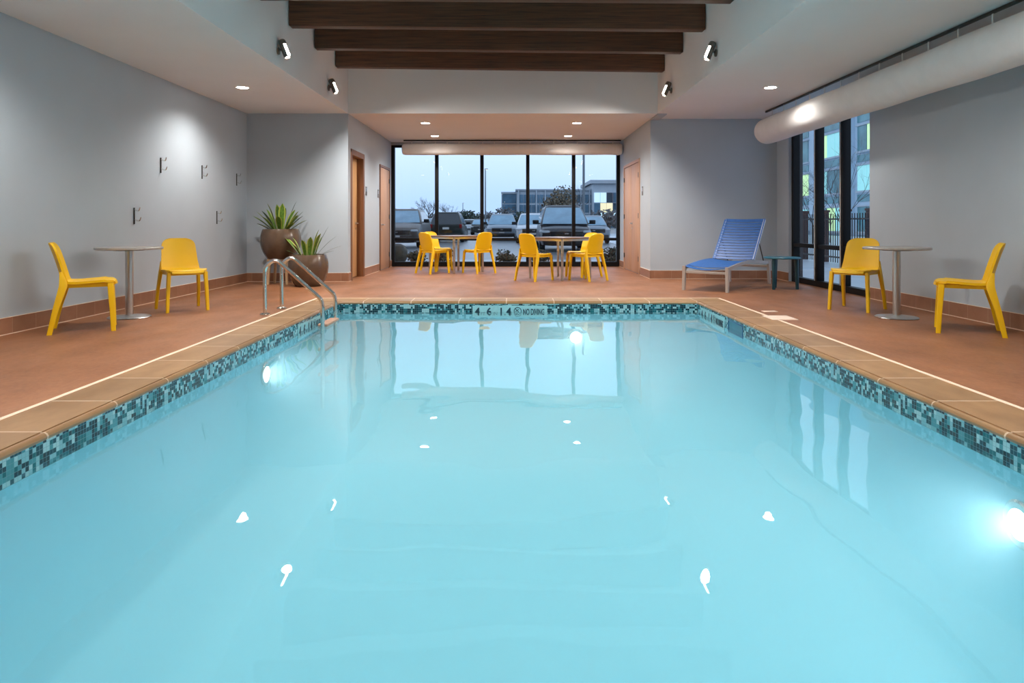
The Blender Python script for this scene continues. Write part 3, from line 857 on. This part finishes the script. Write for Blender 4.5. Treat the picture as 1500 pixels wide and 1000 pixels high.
# ------------------------------------------------------------------ potted plants
def leaf_mat(name, g1, g2, edge):
    m, nt, b = new_mat(name)
    uv = N(nt, 'ShaderNodeAttribute'); uv.attribute_name = 'side'
    c0 = ramp(nt, noise(nt, coords(nt), 30, 3), [(.35, g1), (.65, g2)])
    c_ = mix_c(nt, ramp(nt, uv.outputs['Fac'], [(.55, (0, 0, 0, 1)), (.80, (1, 1, 1, 1))]), c0, edge)
    nt.links.new(c_, b.inputs['Base Color']); b.inputs['Roughness'].default_value = .35
    return m
LEAF = leaf_mat('variegated_leaf', (.06, .15, .015, 1), (.13, .26, .03, 1), (.46, .50, .10, 1))
LEAFD = leaf_mat('dark_leaf', (.012, .035, .010, 1), (.03, .07, .018, 1), (.06, .10, .02, 1))
def leaf(mb, lay, base_, az, lean, ln, wd, curl):
    rows = []; n = 9
    for k in range(n):
        t = k/(n-1)
        th = lean+curl*t*t
        d_ = Vector((math.cos(az)*math.sin(th), math.sin(az)*math.sin(th), math.cos(th)))
        pnt = (rows[-1][0]+d_*(ln/(n-1))) if rows else Vector(base_)
        w__ = wd*(.45+.55*math.sin(min(1, t*1.25)*PI*.5))*(1-max(0, (t-.6)/.4)**2.6)+.001
        rows.append((pnt, w__, th))
    side = Vector((-math.sin(az), math.cos(az), 0))
    V_ = []
    for pnt, w__, th in rows:
        nn = Vector((math.cos(az)*math.cos(th), math.sin(az)*math.cos(th), -math.sin(th)))
        V_.append([(pnt+side*w__*u/2-nn*.12*w__*abs(u), abs(u)) for u in (-1, -.5, 0, .5, 1)])
    vv = []
    for r_ in V_:
        q = []
        for co, s_ in r_:
            v = mb.bm.verts.new(co); v[lay] = s_; q.append(v)
        vv.append(q)
    for a, b_ in zip(vv, vv[1:]):
        for i in range(4):
            f_ = mb.bm.faces.new((a[i], a[i+1], b_[i+1], b_[i])); f_.smooth = True
def potted(loc, rmax, h, label, leaves, seed):
    rnd = random.Random(seed)
    root = empty('potted_plant', loc); tag(root, label, 'potted plant', 'plants in bronze pots')
    prof = [(.001, .0)]
    for k in range(21):
        t = k/20
        z = h*t
        a = -1.05+t*(1.05+.62)
        prof.append((rmax*(.62+.38*math.cos(a*1.02)) if False else rmax*math.cos(a)**.62, z))
    top = prof[-1][0]
    prof += [(top-.018, h+.004), (top-.03, h-.004), (top-.032, h-.05)]
    MB().lathe(prof, 48).build('pot', POT, root)
    b = MB(); b.lathe([(.001, h-.035), (top-.03, h-.04)], 32); b.build('soil', SOIL, root)
    for nm, mt, lst in (('foliage', LEAF, [l for l in leaves if l[5] == 0]), ('dark_foliage', LEAFD, [l for l in leaves if l[5] == 1])):
        mb = MB(); lay = mb.bm.verts.layers.float.new('side')
        for az, lean, ln, wd, rad, _ in lst:
            a = R(az)
            leaf(mb, lay, (rad*math.cos(a), rad*math.sin(a), h-.045), a, R(lean), ln, wd, R(rnd.uniform(4, 16)))
        mb.build(nm, mt, root, normals=False)
ZP = .415
lv1 = [(180, 52, 0.460, 0.103, .10, 0), (195, 36, 0.440, 0.097, .1, 0), (170, 22, 0.420, 0.110, .08, 0), (205, 14, 0.500, 0.110, .06, 0), (260, 5, 0.460, 0.117, .05, 0), (300, 10, 0.480, 0.117, .05, 0), (340, 40, 0.380, 0.103, .1, 0),
       (10, 52, 0.360, 0.097, .12, 0), (355, 28, 0.400, 0.097, .1, 0), (230, 40, 0.340, 0.103, .1, 0), (280, 30, 0.320, 0.110, .1, 0), (150, 40, 0.360, 0.097, .1, 0), (60, 26, 0.440, 0.097, .08, 0), (120, 24, 0.440, 0.097, .08, 0), (320, 58, 0.320, 0.097, .12, 0), (215, 60, 0.300, 0.097, .12, 0),
       (15, 14, .54, .055, .08, 1), (160, 34, .46, .06, .1, 1), (30, 34, .44, .05, .1, 1), (90, 18, .44, .06, .08, 1), (350, 44, .40, .05, .1, 1)]
potted((-3.85, 11.30, ZP), .325, .49, 'tall bronze pot with broad green leaves standing on the wooden stool', lv1, 3)
lv2 = [(165, 40, 0.460, 0.110, .12, 0), (190, 20, 0.360, 0.103, .1, 0), (250, 12, 0.300, 0.103, .08, 0), (300, 6, 0.340, 0.103, .07, 0), (10, 8, 0.460, 0.117, .06, 0), (340, 16, 0.420, 0.110, .08, 0), (30, 18, 0.360, 0.097, .1, 0), (220, 30, 0.260, 0.097, .12, 0),
       (0, 40, .50, .022, .1, 1), (10, 62, .48, .03, .1, 1), (350, 66, .34, .04, .12, 1), (175, 64, .28, .04, .12, 1), (120, 30, .32, .05, .1, 1), (355, 24, .56, .018, .08, 1)]
potted((-3.28, 10.93, 0), .312, .50, 'low bronze pot with yellow-green leaves standing on the floor', lv2, 5)
sl = empty('plant_stool', (-3.85, 11.30, 0)); tag(sl, 'light wooden stool under the tall bronze pot', 'stool')
MB().box(-.17, .17, -.17, .17, .375, ZP, .008).build('seat', STOOLW, sl)
for sx in (-1, 1):
    for sy in (-1, 1):
        MB().bar([(sx*.155, sy*.155, 0), (sx*.135, sy*.135, .376)], [(.036, .036), (.042, .042)]).build('leg', STOOLW, sl)

# ------------------------------------------------------------------ outside
b = MB(); b.box(-26, XL-T-.02, 8, 16.1, -.1, 3.2); b.box(-26, XR+T, 4, 16.1, 4.15, 15)  # unseen building mass, added to keep sky light off the car fronts
struct('wall_shade_block', b, simple('shade_block_render', (.25, .24, .23, 1), .8, var=.08, scale=2), 'unseen outer wall mass added above the far window to shade the cars', 'wall')
ASPH = simple('wet_asphalt', (.15, .165, .18, 1), .28, var=.25, scale=3, bump=.1)
PAVE = simple('wet_concrete', (.40, .45, .49, 1), .35, var=.12, scale=2)
g = MB(); g.poly([(-200, YW+.12, -.06), (200, YW+.12, -.06), (200, 400, -.06), (-200, 400, -.06)])
struct('parking_lot', g, ASPH, 'wet grey parking lot outside the far window', 'ground', normals=False)
g = MB(); g.box(-30, 4.9, YW+.12, 19.5, -.12, -.035)
struct('path', g, PAVE, 'pale wet path just outside the far window', 'path')
g = MB(); g.box(XR+.17, 27.5, -5, YW+.1, -.12, -.055); g.box(5.2, 27.5, YW+.1, 70, -.12, -.045)
struct('terrace', g, simple('pale_wet_paving', (.58, .66, .72, 1), .3, var=.08, scale=1.5), 'pale wet paving outside the right window', 'paving')
b = MB(); b.box(XR+.17, 5.35, 12.62, 13.0, -.1, 3.6)
struct('pillar_1', b, simple('dark_cladding', (.045, .043, .045, 1), .6, var=.15, scale=6), 'dark clad pillar outside the right window', 'pillar')

TYRE = simple('tyre_rubber', (.012, .012, .013, 1), .7, var=.2, scale=20)
RIM = simple('alloy_rim', (.38, .39, .40, 1), .3, .9, var=.1, scale=20)
SKYGLASS = simple('painted_sky_glass', (.20, .36, .48, 1), .08, var=.15, scale=2, coat=.5)  # windscreens: pale blue sky reflection painted into the base colour
DGLASS = simple('dark_car_glass', (.02, .028, .035, 1), .1, var=.15, scale=2, coat=.5)
LIGHTC = simple('headlamp_glass', (.62, .66, .70, 1), .12, var=.1, scale=30)
TAIL = simple('tail_lamp_red', (.22, .01, .01, 1), .2, var=.2, scale=20)
PLATE = simple('plate_white', (.62, .62, .60, 1), .5, var=.05, scale=20)
TRIMB = simple('black_trim', (.012, .012, .013, 1), .5, var=.1, scale=20)
def paint(name, c_): return simple(name, c_, .3, .0, var=.05, scale=3, coat=.12, spec=.3)
P_DARK = paint('dark_grey_paint', (.022, .024, .032, 1)); P_BLK = paint('black_green_paint', (.018, .022, .02, 1)); P_SIL = paint('silver_blue_paint', (.24, .29, .34, 1))
P_WHT = paint('white_paint', (.62, .66, .70, 1)); P_BRN = paint('brown_grey_paint', (.10, .085, .075, 1))

def car(x, y, paint_, label, rz=0., L=4.7, W=1.9, H=1.68, belt=.98, hood=.95, kind='suv', facing='front', gm=None):
    """nose towards local -Y at y=0"""
    gm = gm or SKYGLASS
    root = empty('car', (x, y, -.06), rz); tag(root, label, 'car', 'cars in the parking lot')
    hwid = W/2
    # lower body: stations along the length (y, zbottom, ztop, width factor)
    if facing == 'front': st_ = [(0, .32, .70, .80), (.06, .24, .80, .92), (.25, .22, .88, .97), (.9, .22, hood, 1.0), (1.25, .22, belt, 1.0), (L*.5, .22, belt, 1.0), (L*.8, .22, belt+.02, 1.), (L*.95, .26, belt, .97), (L, .36, belt-.15, .88)]
    else: st_ = [(0, .38, .86, .86), (.05, .28, belt, .95), (.3, .24, belt+.02, 1.0), (L*.5, .22, belt, 1.0), (L*.72, .22, belt, 1.0), (L*.82, .22, hood, .98), (L*.96, .24, .86, .95), (L, .34, .72, .85)]
    rings = []
    for yy, zb, zt, wf in st_:
        w__ = hwid*wf
        half_ = [(w__*.55, zb), (w__*.93, zb+.03), (w__*1.0, zb+.22), (w__*.985, (zb+zt)/2+.1), (w__*.95, zt-.07), (w__*.84, zt-.005), (w__*.42, zt+.025)]
        rings.append([(a, yy, b_) for a, b_ in half_]+[(-a, yy, b_) for a, b_ in reversed(half_)])
    m = MB(); m.ring_loft(rings, True, True, True); m.build('body', paint_, root, angle=45)
    # cabin
    if facing == 'front':
        yb0, yb1, yt0, yt1 = (1.12, L*.96, 1.92, L*.88) if kind != 'van' else (.85, L*.97, 1.85, L*.93)
    else: yb0, yb1, yt0, yt1 = .08, L*.72, .38, L*.52
    wb, wt = hwid*.93, hwid*.70
    def ring(z, y0, y1, w__, rr_=.16): return rrect(-w__, w__, y0, y1, rr_, z, 4)
    rg = [ring(belt-.04, yb0, yb1, wb, .12)]
    for k in range(1, 7):
        t = k/6; e = t**1.15
        rg.append(ring(belt+(H-belt-.05)*t, yb0+(yt0-yb0)*e, yb1+(yt1-yb1)*e, wb+(wt-wb)*t**1.35, .16))
    rg.append(ring(H-.012, yt0+.08, yt1-.08, wt-.07, .14)); rg.append(ring(H, yt0+.22, yt1-.2, wt-.22, .1))
    m = MB(); m.ring_loft(rg, True, True, True); m.build('cabin', paint_, root, angle=50)
    # windscreen, following the front of the cabin
    def pane(f0, f1, nm, yoff=-.014, sc=.93):
        rows = []
        for k in range(7):
            t = f0+(f1-f0)*k/6; e = t**1.15
            z = belt+(H-belt-.05)*t; y0 = yb0+(yt0-yb0)*e; w__ = (wb+(wt-wb)*t**1.35)*sc
            wf_ = wb+(wt-wb)*t**1.35; row = []
            for u in [-1+2*q/16 for q in range(17)]:
                ov = max(0., abs(w__*u)-(wf_-.16)); row.append((w__*u, y0+yoff+.16-math.sqrt(max(0., .0256-ov*ov)), z))
            rows.append(row)
        MB().grid(rows).build(nm, gm, root)
    pane(.03, .93, 'windscreen' if facing == 'front' else 'rear_window')
    for sx in (-1, 1):
        rows = []
        for t in (.10, .5, .86):
            z = belt+(H-belt-.05)*t; w__ = wb+(wt-wb)*t**1.35+.006
            e = t**1.15; a = yb0+(yt0-yb0)*e+.30; b_ = yb1+(yt1-yb1)*e-.30
            rows.append([(sx*w__, a+(b_-a)*q/6, z) for q in range(7)])
        MB().grid(rows).build('side_window', DGLASS, root)
        m = MB(); m.box(-.12, .12, -.05, .05, -.08, .08, .03, mat=Matrix.Translation((sx*(hwid+.11), (yb0+.42) if facing == 'front' else yb1-.6, belt+.09))); m.box(-.06, .06, -.02, .02, -.02, .02, mat=Matrix.Translation((sx*(hwid-.01), (yb0+.42) if facing == 'front' else yb1-.6, belt+.03))); m.build('mirror', TRIMB, root)
        for yy in (.92, L-.95):
            wl = empty('wheel', (0, 0, 0)); wl.parent = root
            MB().lathe([(.20, -.10), (.30, -.11), (.345, -.08), (.345, .08), (.30, .11), (.20, .10)], 24, c=(sx*(hwid-.115), yy, .345), axis='x', cap=False).build('tyre', TYRE, wl)
            MB().lathe([(.001, sx*.10), (.06, sx*.11), (.20, sx*.095), (.215, sx*.08)], 20, c=(sx*(hwid-.115), yy, .345), axis='x').build('rim', RIM, wl)
        if facing == 'front':
            m = MB(); m.box(sx*hwid*.82-.20, sx*hwid*.82+.10 if sx > 0 else sx*hwid*.82+.20, .0, .16, .70, .79, .03); 
            if sx < 0: pass
            m.build('headlamp', LIGHTC, root)
        else:
            m = MB(); m.box(sx*hwid*.86-.08, sx*hwid*.86+.08, -.01, .12, .78, 1.02, .03); m.build('tail_lamp', TAIL, root)
    if facing == 'front':
        m = MB(); m.box(-.60, .60, -.03, .10, .56, .76, .03); m.build('grille', TRIMB, root)
        m = MB(); m.box(-.62, .62, -.034, .0, .765, .785, .006); m.box(-.66, .66, -.012, .10, .545, .57, .008); m.build('chrome_strip', RIM, root)
        m = MB(); m.box(-.78, .78, -.012, .12, .24, .47, .03); m.build('lower_intake', TRIMB, root)
        MB().box(-.075, .075, -.045, -.02, .655, .70, .01).build('badge', RIM, root)
        MB().box(-.16, .16, -.02, .0, .47, .54, .003).build('number_plate', PLATE, root)
    else:
        MB().box(-.18, .18, -.02, .02, .72, .84, .004).build('number_plate', PLATE, root)
        MB().box(-hwid*.85, hwid*.85, -.03, .12, .36, .52, .04).build('bumper', TRIMB, root)
    for sx in (-1, 1):
        if kind == 'suv': MB().tube([(sx*(wt-.06), yt0+.2, H+.0), (sx*(wt-.06), yt0+.3, H+.04), (sx*(wt-.06), yt1-.3, H+.04), (sx*(wt-.06), yt1-.2, H+.0)], .016, 8).build('roof_rail', RIM, root)
    return root
def PXX(px, Y): return (px-752)/1000*Y
car(PXX(830, 25.2), 25.2, P_DARK, 'large dark minivan parked nose-in at the right half of the far window', kind='van', H=1.78, belt=1.02, hood=.96, W=1.98, L=5.1)
car(PXX(735, 41), 41, P_SIL, 'silver-blue SUV facing the far window, left of the dark minivan', kind='suv', H=1.66, W=1.90)
car(PXX(653, 38), 38, P_BLK, 'black SUV with roof rails seen from behind, left part of the far window', kind='suv', H=1.70, W=1.92, facing='back', gm=DGLASS)
car(PXX(580, 29), 29, P_BRN, 'dark brown pickup at the left end of the far window', kind='suv', H=1.72, W=1.98, hood=1.05, belt=1.08)
car(PXX(783, 34.5), 36, P_WHT, 'white car peeking out left of the dark minivan', kind='suv', H=1.62, W=1.85)
car(PXX(875, 34), 35.5, P_SIL, 'silver car peeking out right of the dark minivan', kind='sedan', H=1.50, W=1.85, belt=.95, hood=.88)
car(PXX(688, 74), 74, P_WHT, 'small white hatchback far off between the black and silver SUVs', kind='sedan', H=1.5, W=1.8, L=4.2, facing='back', gm=DGLASS)
car(PXX(617, 52), 52, P_WHT, 'white car behind the pickup, left part of the far window', kind='sedan', H=1.5, W=1.82, L=4.4, belt=.95, hood=.88, rz=R(25))
car(PXX(603, 56), 57, P_SIL, 'silver car farther off behind the pickup', kind='sedan', H=1.5, W=1.82, L=4.4, belt=.95, hood=.88, rz=R(-20))
car(PXX(703, 62), 62, P_BLK, 'dark car far off, left of the silver-blue SUV', kind='sedan', H=1.5, W=1.8, L=4.4, belt=.95, hood=.88)

BARK = simple('wet_bark', (.055, .045, .04, 1), .85, var=.3, scale=12)
def leafcloud(mb, rnd, c_, rx, ry, rz_, n, sz):
    for _ in range(n):
        while True:
            v = Vector((rnd.uniform(-1, 1), rnd.uniform(-1, 1), rnd.uniform(-1, 1)))
            if .25 < v.length < 1: break
        q = Vector(c_)+Vector((v.x*rx, v.y*ry, v.z*rz_))
        a = Vector((rnd.gauss(0, 1), rnd.gauss(0, 1), rnd.gauss(0, 1))).normalized(); b_ = a.orthogonal().normalized()
        s_ = sz*rnd.uniform(.6, 1.3); a = a*s_; b_ = b_*s_*.6
        mb.bm.faces.new([mb.bm.verts.new(q+o_) for o_ in (a, b_, -a, -b_)])
def branch(mb, rnd, p0, d_, ln, r, depth, spread=.55):
    p1 = p0+d_*ln*.5+Vector((rnd.gauss(0, .04), rnd.gauss(0, .04), 0))*ln; p2 = p0+d_*ln+Vector((rnd.gauss(0, .06), rnd.gauss(0, .06), 0))*ln
    mb.tube([p0, p1, p2], [r, r*.8, r*.58], 5 if depth > 1 else 3, cap=False)
    if depth == 0: return
    for k in range(3 if depth > 1 else 4):
        nd = (d_+Vector((rnd.gauss(0, spread), rnd.gauss(0, spread), rnd.gauss(.15, spread*.45)))).normalized()
        branch(mb, rnd, p2 if k < 2 else p1.lerp(p2, rnd.uniform(.1, .8)), nd, ln*rnd.uniform(.55, .8), r*.55, depth-1, spread)
def bare_tree(x, y, h, seed, label, rad=.11, depth=4):
    rnd = random.Random(seed); root = empty('bare_tree', (x, y, -.06)); tag(root, label, 'tree', 'bare winter trees')
    m = MB(); m.tube([(0, 0, 0), (.03, 0, h*.15), (0, .03, h*.30)], [rad*1.3, rad, rad*.9], 8); m.build('trunk', BARK, root)
    m = MB()
    for k in range(5):
        a = 2*PI*k/5+rnd.uniform(-.4, .4); d_ = Vector((math.cos(a)*.5, math.sin(a)*.5, 1)).normalized()
        branch(m, rnd, Vector((0, 0, h*(.20+.025*k))), d_, h*.28, rad*.55, depth-1)
    m.build('branches', BARK, root, normals=False)
def leafy_tree(x, y, h, w_, seed, mat, label, n=700, sz=.16, base_=.2, name='leafy_tree'):
    rnd = random.Random(seed); root = empty(name, (x, y, -.06)); tag(root, label, 'tree' if h > 1.5 else 'shrub', 'leafy trees and shrubs outside')
    m = MB(); m.tube([(0, 0, 0), (.02*h, 0, h*.35), (0, 0, h*.8)], [h*.028, h*.022, h*.008], 8)
    for k in range(6):
        a = k*1.05; m.tube([(0, 0, h*.3), (math.cos(a)*w_*.3, math.sin(a)*w_*.3, h*.72)], [h*.012, h*.003], 5)
    m.build('trunk', BARK, root)
    m = MB()
    for k in range(9):
        a = rnd.uniform(0, 2*PI); q = rnd.uniform(.1, .55)
        leafcloud(m, rnd, (math.cos(a)*w_*.5*q, math.sin(a)*w_*.5*q, h*(base_+(.95-base_)*rnd.uniform(.25, .80))), w_*.32, w_*.32, h*(1-base_)*.25, n//9, sz)
    m.build('foliage', mat, root, normals=False)
F_BRN = simple('autumn_leaves', (.15, .115, .075, 1), .8, var=.5, scale=3)
F_GRN = simple('evergreen_needles', (.045, .065, .05, 1), .8, var=.4, scale=2)
F_GRY = simple('twiggy_grey', (.13, .125, .125, 1), .85, var=.3, scale=2)
F_SHR = simple('shrub_leaves', (.055, .05, .03, 1), .8, var=.5, scale=8)
bare_tree(PXX(627, 70), 70, 4.0, 11, 'bare tree behind the black SUV, left part of the far window')
bare_tree(PXX(655, 95), 95, 4.4, 12, 'small bare tree far off above the black SUV roof', .09)
leafy_tree(PXX(813, 66), 66, 5.0, 4.6, 21, F_BRN, 'tree with brown leaves above the dark minivan', 1300, .17, .15)
bare_tree(PXX(840, 78), 78, 5.4, 13, 'bare tree right of the brown-leaved tree', .10)
for i, (px, Y, h, w_, mt, lb) in enumerate([
        (590, 90, 3.0, 6.0, F_GRY, 'grey twiggy tree above the pickup hood'), (665, 110, 3.1, 4.5, F_GRN, 'dark evergreen right of the black SUV'),
        (681, 98, 3.4, 3.6, F_GRN, 'dark evergreen above the small white hatchback'), (698, 122, 3.4, 4.0, F_GRN, 'dark evergreen left of the second mullion'),
        (720, 128, 3.8, 5.0, F_GRY, 'grey twiggy tree left of the silver-blue SUV'), (739, 112, 4.2, 3.2, F_GRY, 'grey twiggy tree in front of the office corner'),
        (640, 115, 2.8, 5.0, F_GRY, 'grey twiggy tree behind the bare tree'), (765, 80, 2.6, 3.2, F_GRN, 'dark shrub right of the silver-blue SUV'), (893, 70, 2.6, 5.0, F_GRY, 'grey twiggy hedge at the right end of the far window')]):
    leafy_tree(PXX(px, Y), Y, h, w_, 30+i, mt, lb, 520, .22, .05)
for i, (px, Y, s_, lb) in enumerate([(741, 17.6, .42, 'low brown shrub outside below the silver-blue SUV'), (648, 17.3, .42, 'low brown shrub outside behind the left window table'), (792, 17.3, .42, 'low brown shrub outside behind the right table'),
                                     (901, 17.4, .45, 'low brown shrub outside at the right end of the far window'), (612, 17.2, .40, 'low brown shrub outside near the left chairs')]):
    leafy_tree(PXX(px, Y), Y, s_, s_*1.5, 60+i, F_SHR, lb, 420, .045, .02, 'low_shrub')
m = MB(); m.lathe([(.001, 0)]+[(.27*math.cos(R(a))**.8*(1+.02*math.sin(a)), .25+.27*math.sin(R(a))) for a in range(-68, 90, 8)]+[(.001, .52)], 28)
o = m.build('boulder', simple('dark_stone', (.045, .045, .036, 1), .6, var=.4, scale=9, bump=.4)); o.location = (PXX(582, 17.6), 17.6, -.04)
tag(o, 'round dark boulder outside the lower left pane of the far window', 'boulder')

# lamp posts
POLE = simple('galvanised_pole', (.19, .21, .23, 1), .5, .4, var=.1, scale=5)
LEDW = emit('lit_lamp_head', (.92, .97, 1, 1), 2.2)
def lamp_post(px, Y, h, r, label):
    root = empty('street_lamp', (PXX(px, Y), Y, -.06)); tag(root, label, 'street lamp', 'lamp posts in the parking lot')
    MB().tube([(0, 0, 0), (0, 0, h)], [r*1.15, r*.8], 12).build('pole', POLE, root)
    MB().lathe([(.001, 0), (r*1.9, 0), (r*1.9, .5), (r*1.2, .55)], 14).build('base', PAVE, root)
    MB().box(-.06, .22, -.12, .12, h-.02, h+.06, .02).build('lamp_head', POLE, root)
    MB().box(.02, .20, -.09, .09, h-.03, h-.02).build('lens', LEDW, root)
lamp_post(711, 60, 5.8, .055, 'slim grey lamp post in the middle of the parking lot')
lamp_post(855, 46, 7.5, .085, 'tall grey lamp post behind the dark minivan')
for px, Y, h, lb in ((735, 150, 7.5, 'tiny far lamp post left of the office corner'), (738.5, 145, 5.6, 'tiny far lamp post in front of the office corner'), (741.5, 140, 4.0, 'shortest tiny far lamp post by the office corner'), (678, 120, 4.6, 'tiny far lamp post above the evergreens')):
    lamp_post(px, Y, h, .07, lb)

# office building far off
CONC = simple('pale_panel', (.46, .52, .58, 1), .7, var=.06, scale=.5)
OGL = simple('office_glass', (.09, .18, .26, 1), .12, var=.35, scale=.35)
OGL2 = simple('office_glass_dark', (.035, .075, .11, 1), .12, var=.4, scale=.5)
LITW = emit('lit_window_white', (.70, .90, 1, 1), .38); LITY = emit('lit_window_yellow', (1, .84, .50, 1), .42)
YO = 150
ofc = empty('office_building', (0, YO, -.06)); tag(ofc, 'large glass and pale panel office block far behind the cars', 'building')
def ox(px): return PXX(px, YO)
def oz(py): return 1+(327-py)/1000*YO+.06
b = MB(); b.box(ox(757), ox(866), 0, 18, 0, oz(277)); b.box(ox(735), ox(757), 1.5, 18, 0, oz(281)); b.box(ox(866), ox(960), -3, 18, 0, oz(268)); b.build('wall', CONC, ofc)
b = MB(); b.box(ox(755), ox(868), -.5, 18, oz(279), oz(277)); b.box(ox(862), ox(962), -3.8, 18, oz(270), oz(265)); b.box(ox(734), ox(757), 1.1, 18, oz(283), oz(280.5)); b.build('roof_edge', simple('roof_edge_grey', (.42, .47, .52, 1), .6, var=.05, scale=.5), ofc)
rows = [(285, 297), (300, 311), (314, 325), (328, 333)]
for (t, bt) in rows:
    for x0 in range(761, 864, 6):
        MB().box(ox(x0), ox(x0+5.2), -.12, .1, oz(bt), oz(t)).build('window', OGL if (x0+t) % 3 else OGL2, ofc)
    MB().box(ox(736), ox(756), 1.3, 1.6, oz(bt), oz(t-1)).build('window', OGL, ofc)
    for k, x0 in enumerate(range(868, 958, 9)):
        lit = (x0, t) in ((877, 300), (886, 300)); litw = (x0, t) in ((868, 285), (877, 285), (895, 314), (877, 314))
        MB().box(ox(x0), ox(x0+8.3), -3.15, -2.95, oz(bt), oz(t-2)).build('window', LITY if lit else LITW if litw else (OGL2 if (k+t) % 2 else OGL), ofc)
for x0 in (759, 772, 785, 798, 811, 824, 837, 850, 863):
    MB().box(ox(x0), ox(x0+1.4), -.5, .1, 0, oz(279)).build('fin', CONC, ofc)

# offices beyond the right window
XO = 28.
of2 = empty('neighbour_building', (XO, 0, -.06)); tag(of2, 'pale office building with lit windows seen through the right window', 'building')
PANEL = simple('blue_grey_panel', (.50, .62, .72, 1), .7, var=.05, scale=.6)
MB().box(0, 12, 30, 95, 0, 15).build('wall', PANEL, of2)
GRN = simple('teal_glass', (.10, .27, .30, 1), .15, var=.3, scale=.6)
LG = emit('lit_office_green', (.55, .80, .40, 1), .55); LG2 = emit('lit_office_teal', (.30, .66, .66, 1), .42)
rnd = random.Random(4)
for j, zt in enumerate((2.4, 5.7, 8.9, 12.1)):
    y = 44.
    k = 0
    while y < 80:
        wd = 4.6
        b = MB(); b.box(-.16, .02, y-.12, y+wd+.12, zt-2.18, zt-2.02); b.box(-.16, .02, y-.12, y+wd+.12, zt, zt+.12); b.build('window_surround', CONC, of2)
        for q in range(3):
            mt = [GRN, LG2, LG, GRN, LG2][(k*2+q*3+j) % 5]
            MB().box(-.06, .02, y+wd*q/3+.05, y+wd*(q+1)/3-.05, zt-2.0, zt-.02).build('window', mt, of2)
        b = MB(); b.box(-.05, .02, y, y+wd, zt-2.9, zt-2.32); b.build('spandrel_glass', GRN, of2)
        y += 6.9; k += 1
for y in (42.6, 56.0, 69.9): MB().box(-.5, 0, y, y+.55, 0, 15).build('pilaster', PANEL, of2)

# iron fence on the terrace
IRON = simple('black_iron', (.012, .012, .014, 1), .5, .5, var=.2, scale=20)
BRICK = simple('dark_brick', (.075, .035, .032, 1), .8, var=.35, scale=14, stretch=(1, 1, 3), bump=.3)
fe = empty('iron_fence', (8.3, 0, -.05)); tag(fe, 'black iron picket fence outside the right window', 'fence')
b = MB()
for z in (.18, 1.16): b.box(-.02, .02, 13.5, 24.5, z-.02, z+.02)
b.build('rail', IRON, fe)
y = 13.6
while y < 24.4:
    MB().box(-.009, .009, y-.009, y+.009, .04, 1.30).build('picket', IRON, fe); y += .125
for i, (y, lb) in enumerate(((16.1, 'dark post of the terrace fence close to the yellow chair'), (17.4, 'dark post of the terrace fence at the second mullion'), (18.6, 'dark post of the terrace fence in the middle pane'), (19.9, 'dark post of the terrace fence in the left pane'))):
    b = MB(); b.box(8.36, 8.56, y-.10, y+.10, -.06, 1.30, .01); b.box(8.34, 8.58, y-.12, y+.12, 1.30, 1.36, .01)
    tag(b.build('fence_pier', BRICK), lb, 'post', 'posts behind the iron fence')
for i, (px, Y, lb) in enumerate(((1190, 30, 'bare tree in the left pane of the right window'), (1216, 37, 'bare tree in the middle pane of the right window'), (1231, 25, 'bare tree beside the second mullion of the right window'))):
    bare_tree(PXX(px, Y), Y, 4.2, 80+i, lb, .03, 4)

# ------------------------------------------------------------------ sky
wd = bpy.data.worlds.new('dusk_sky'); scene.world = wd; wd.use_nodes = True
nt = wd.node_tree; bg = nt.nodes['Background']
tc = N(nt, 'ShaderNodeTexCoord'); sx = N(nt, 'ShaderNodeSeparateXYZ'); nt.links.new(tc.outputs['Generated'], sx.inputs[0])
cl = noise(nt, tc.outputs['Generated'], 3.5, 5, .55)
h = math_n(nt, 'MULTIPLY_ADD', cl, .06, sx.outputs[2])
skc = ramp(nt, h, [(0., (.36, .52, .80, 1)), (.06, (.37, .53, .80, 1)), (.17, (.56, .69, .90, 1)), (.5, (.48, .60, .80, 1))])
nt.links.new(skc, bg.inputs[0]); bg.inputs[1].default_value = 1.06

# ------------------------------------------------------------------ camera
cam = bpy.data.cameras.new('camera'); co = bpy.data.objects.new('camera', cam); COL.objects.link(co)
co.location = (0, 0, 1.0); co.rotation_euler = (R(90), 0, 0)
cam.sensor_width = 36; cam.lens = 24; cam.clip_start = .05; cam.clip_end = 600
cam.shift_x = (750-752)/1500; cam.shift_y = (327-500)/1500
scene.camera = co
vs = scene.view_settings
scene.display_settings.display_device = 'sRGB'
vs.view_transform = 'Standard'; vs.look = 'None'; vs.gamma = 1; vs.exposure = .56; vs.use_curve_mapping = False
cy = scene.cycles
cy.max_bounces = 8; cy.volume_bounces = 4; cy.diffuse_bounces = 4; cy.glossy_bounces = 4; cy.transparent_max_bounces = 12
cy.sample_clamp_indirect = 4.; cy.caustics_reflective = False; cy.caustics_refractive = False
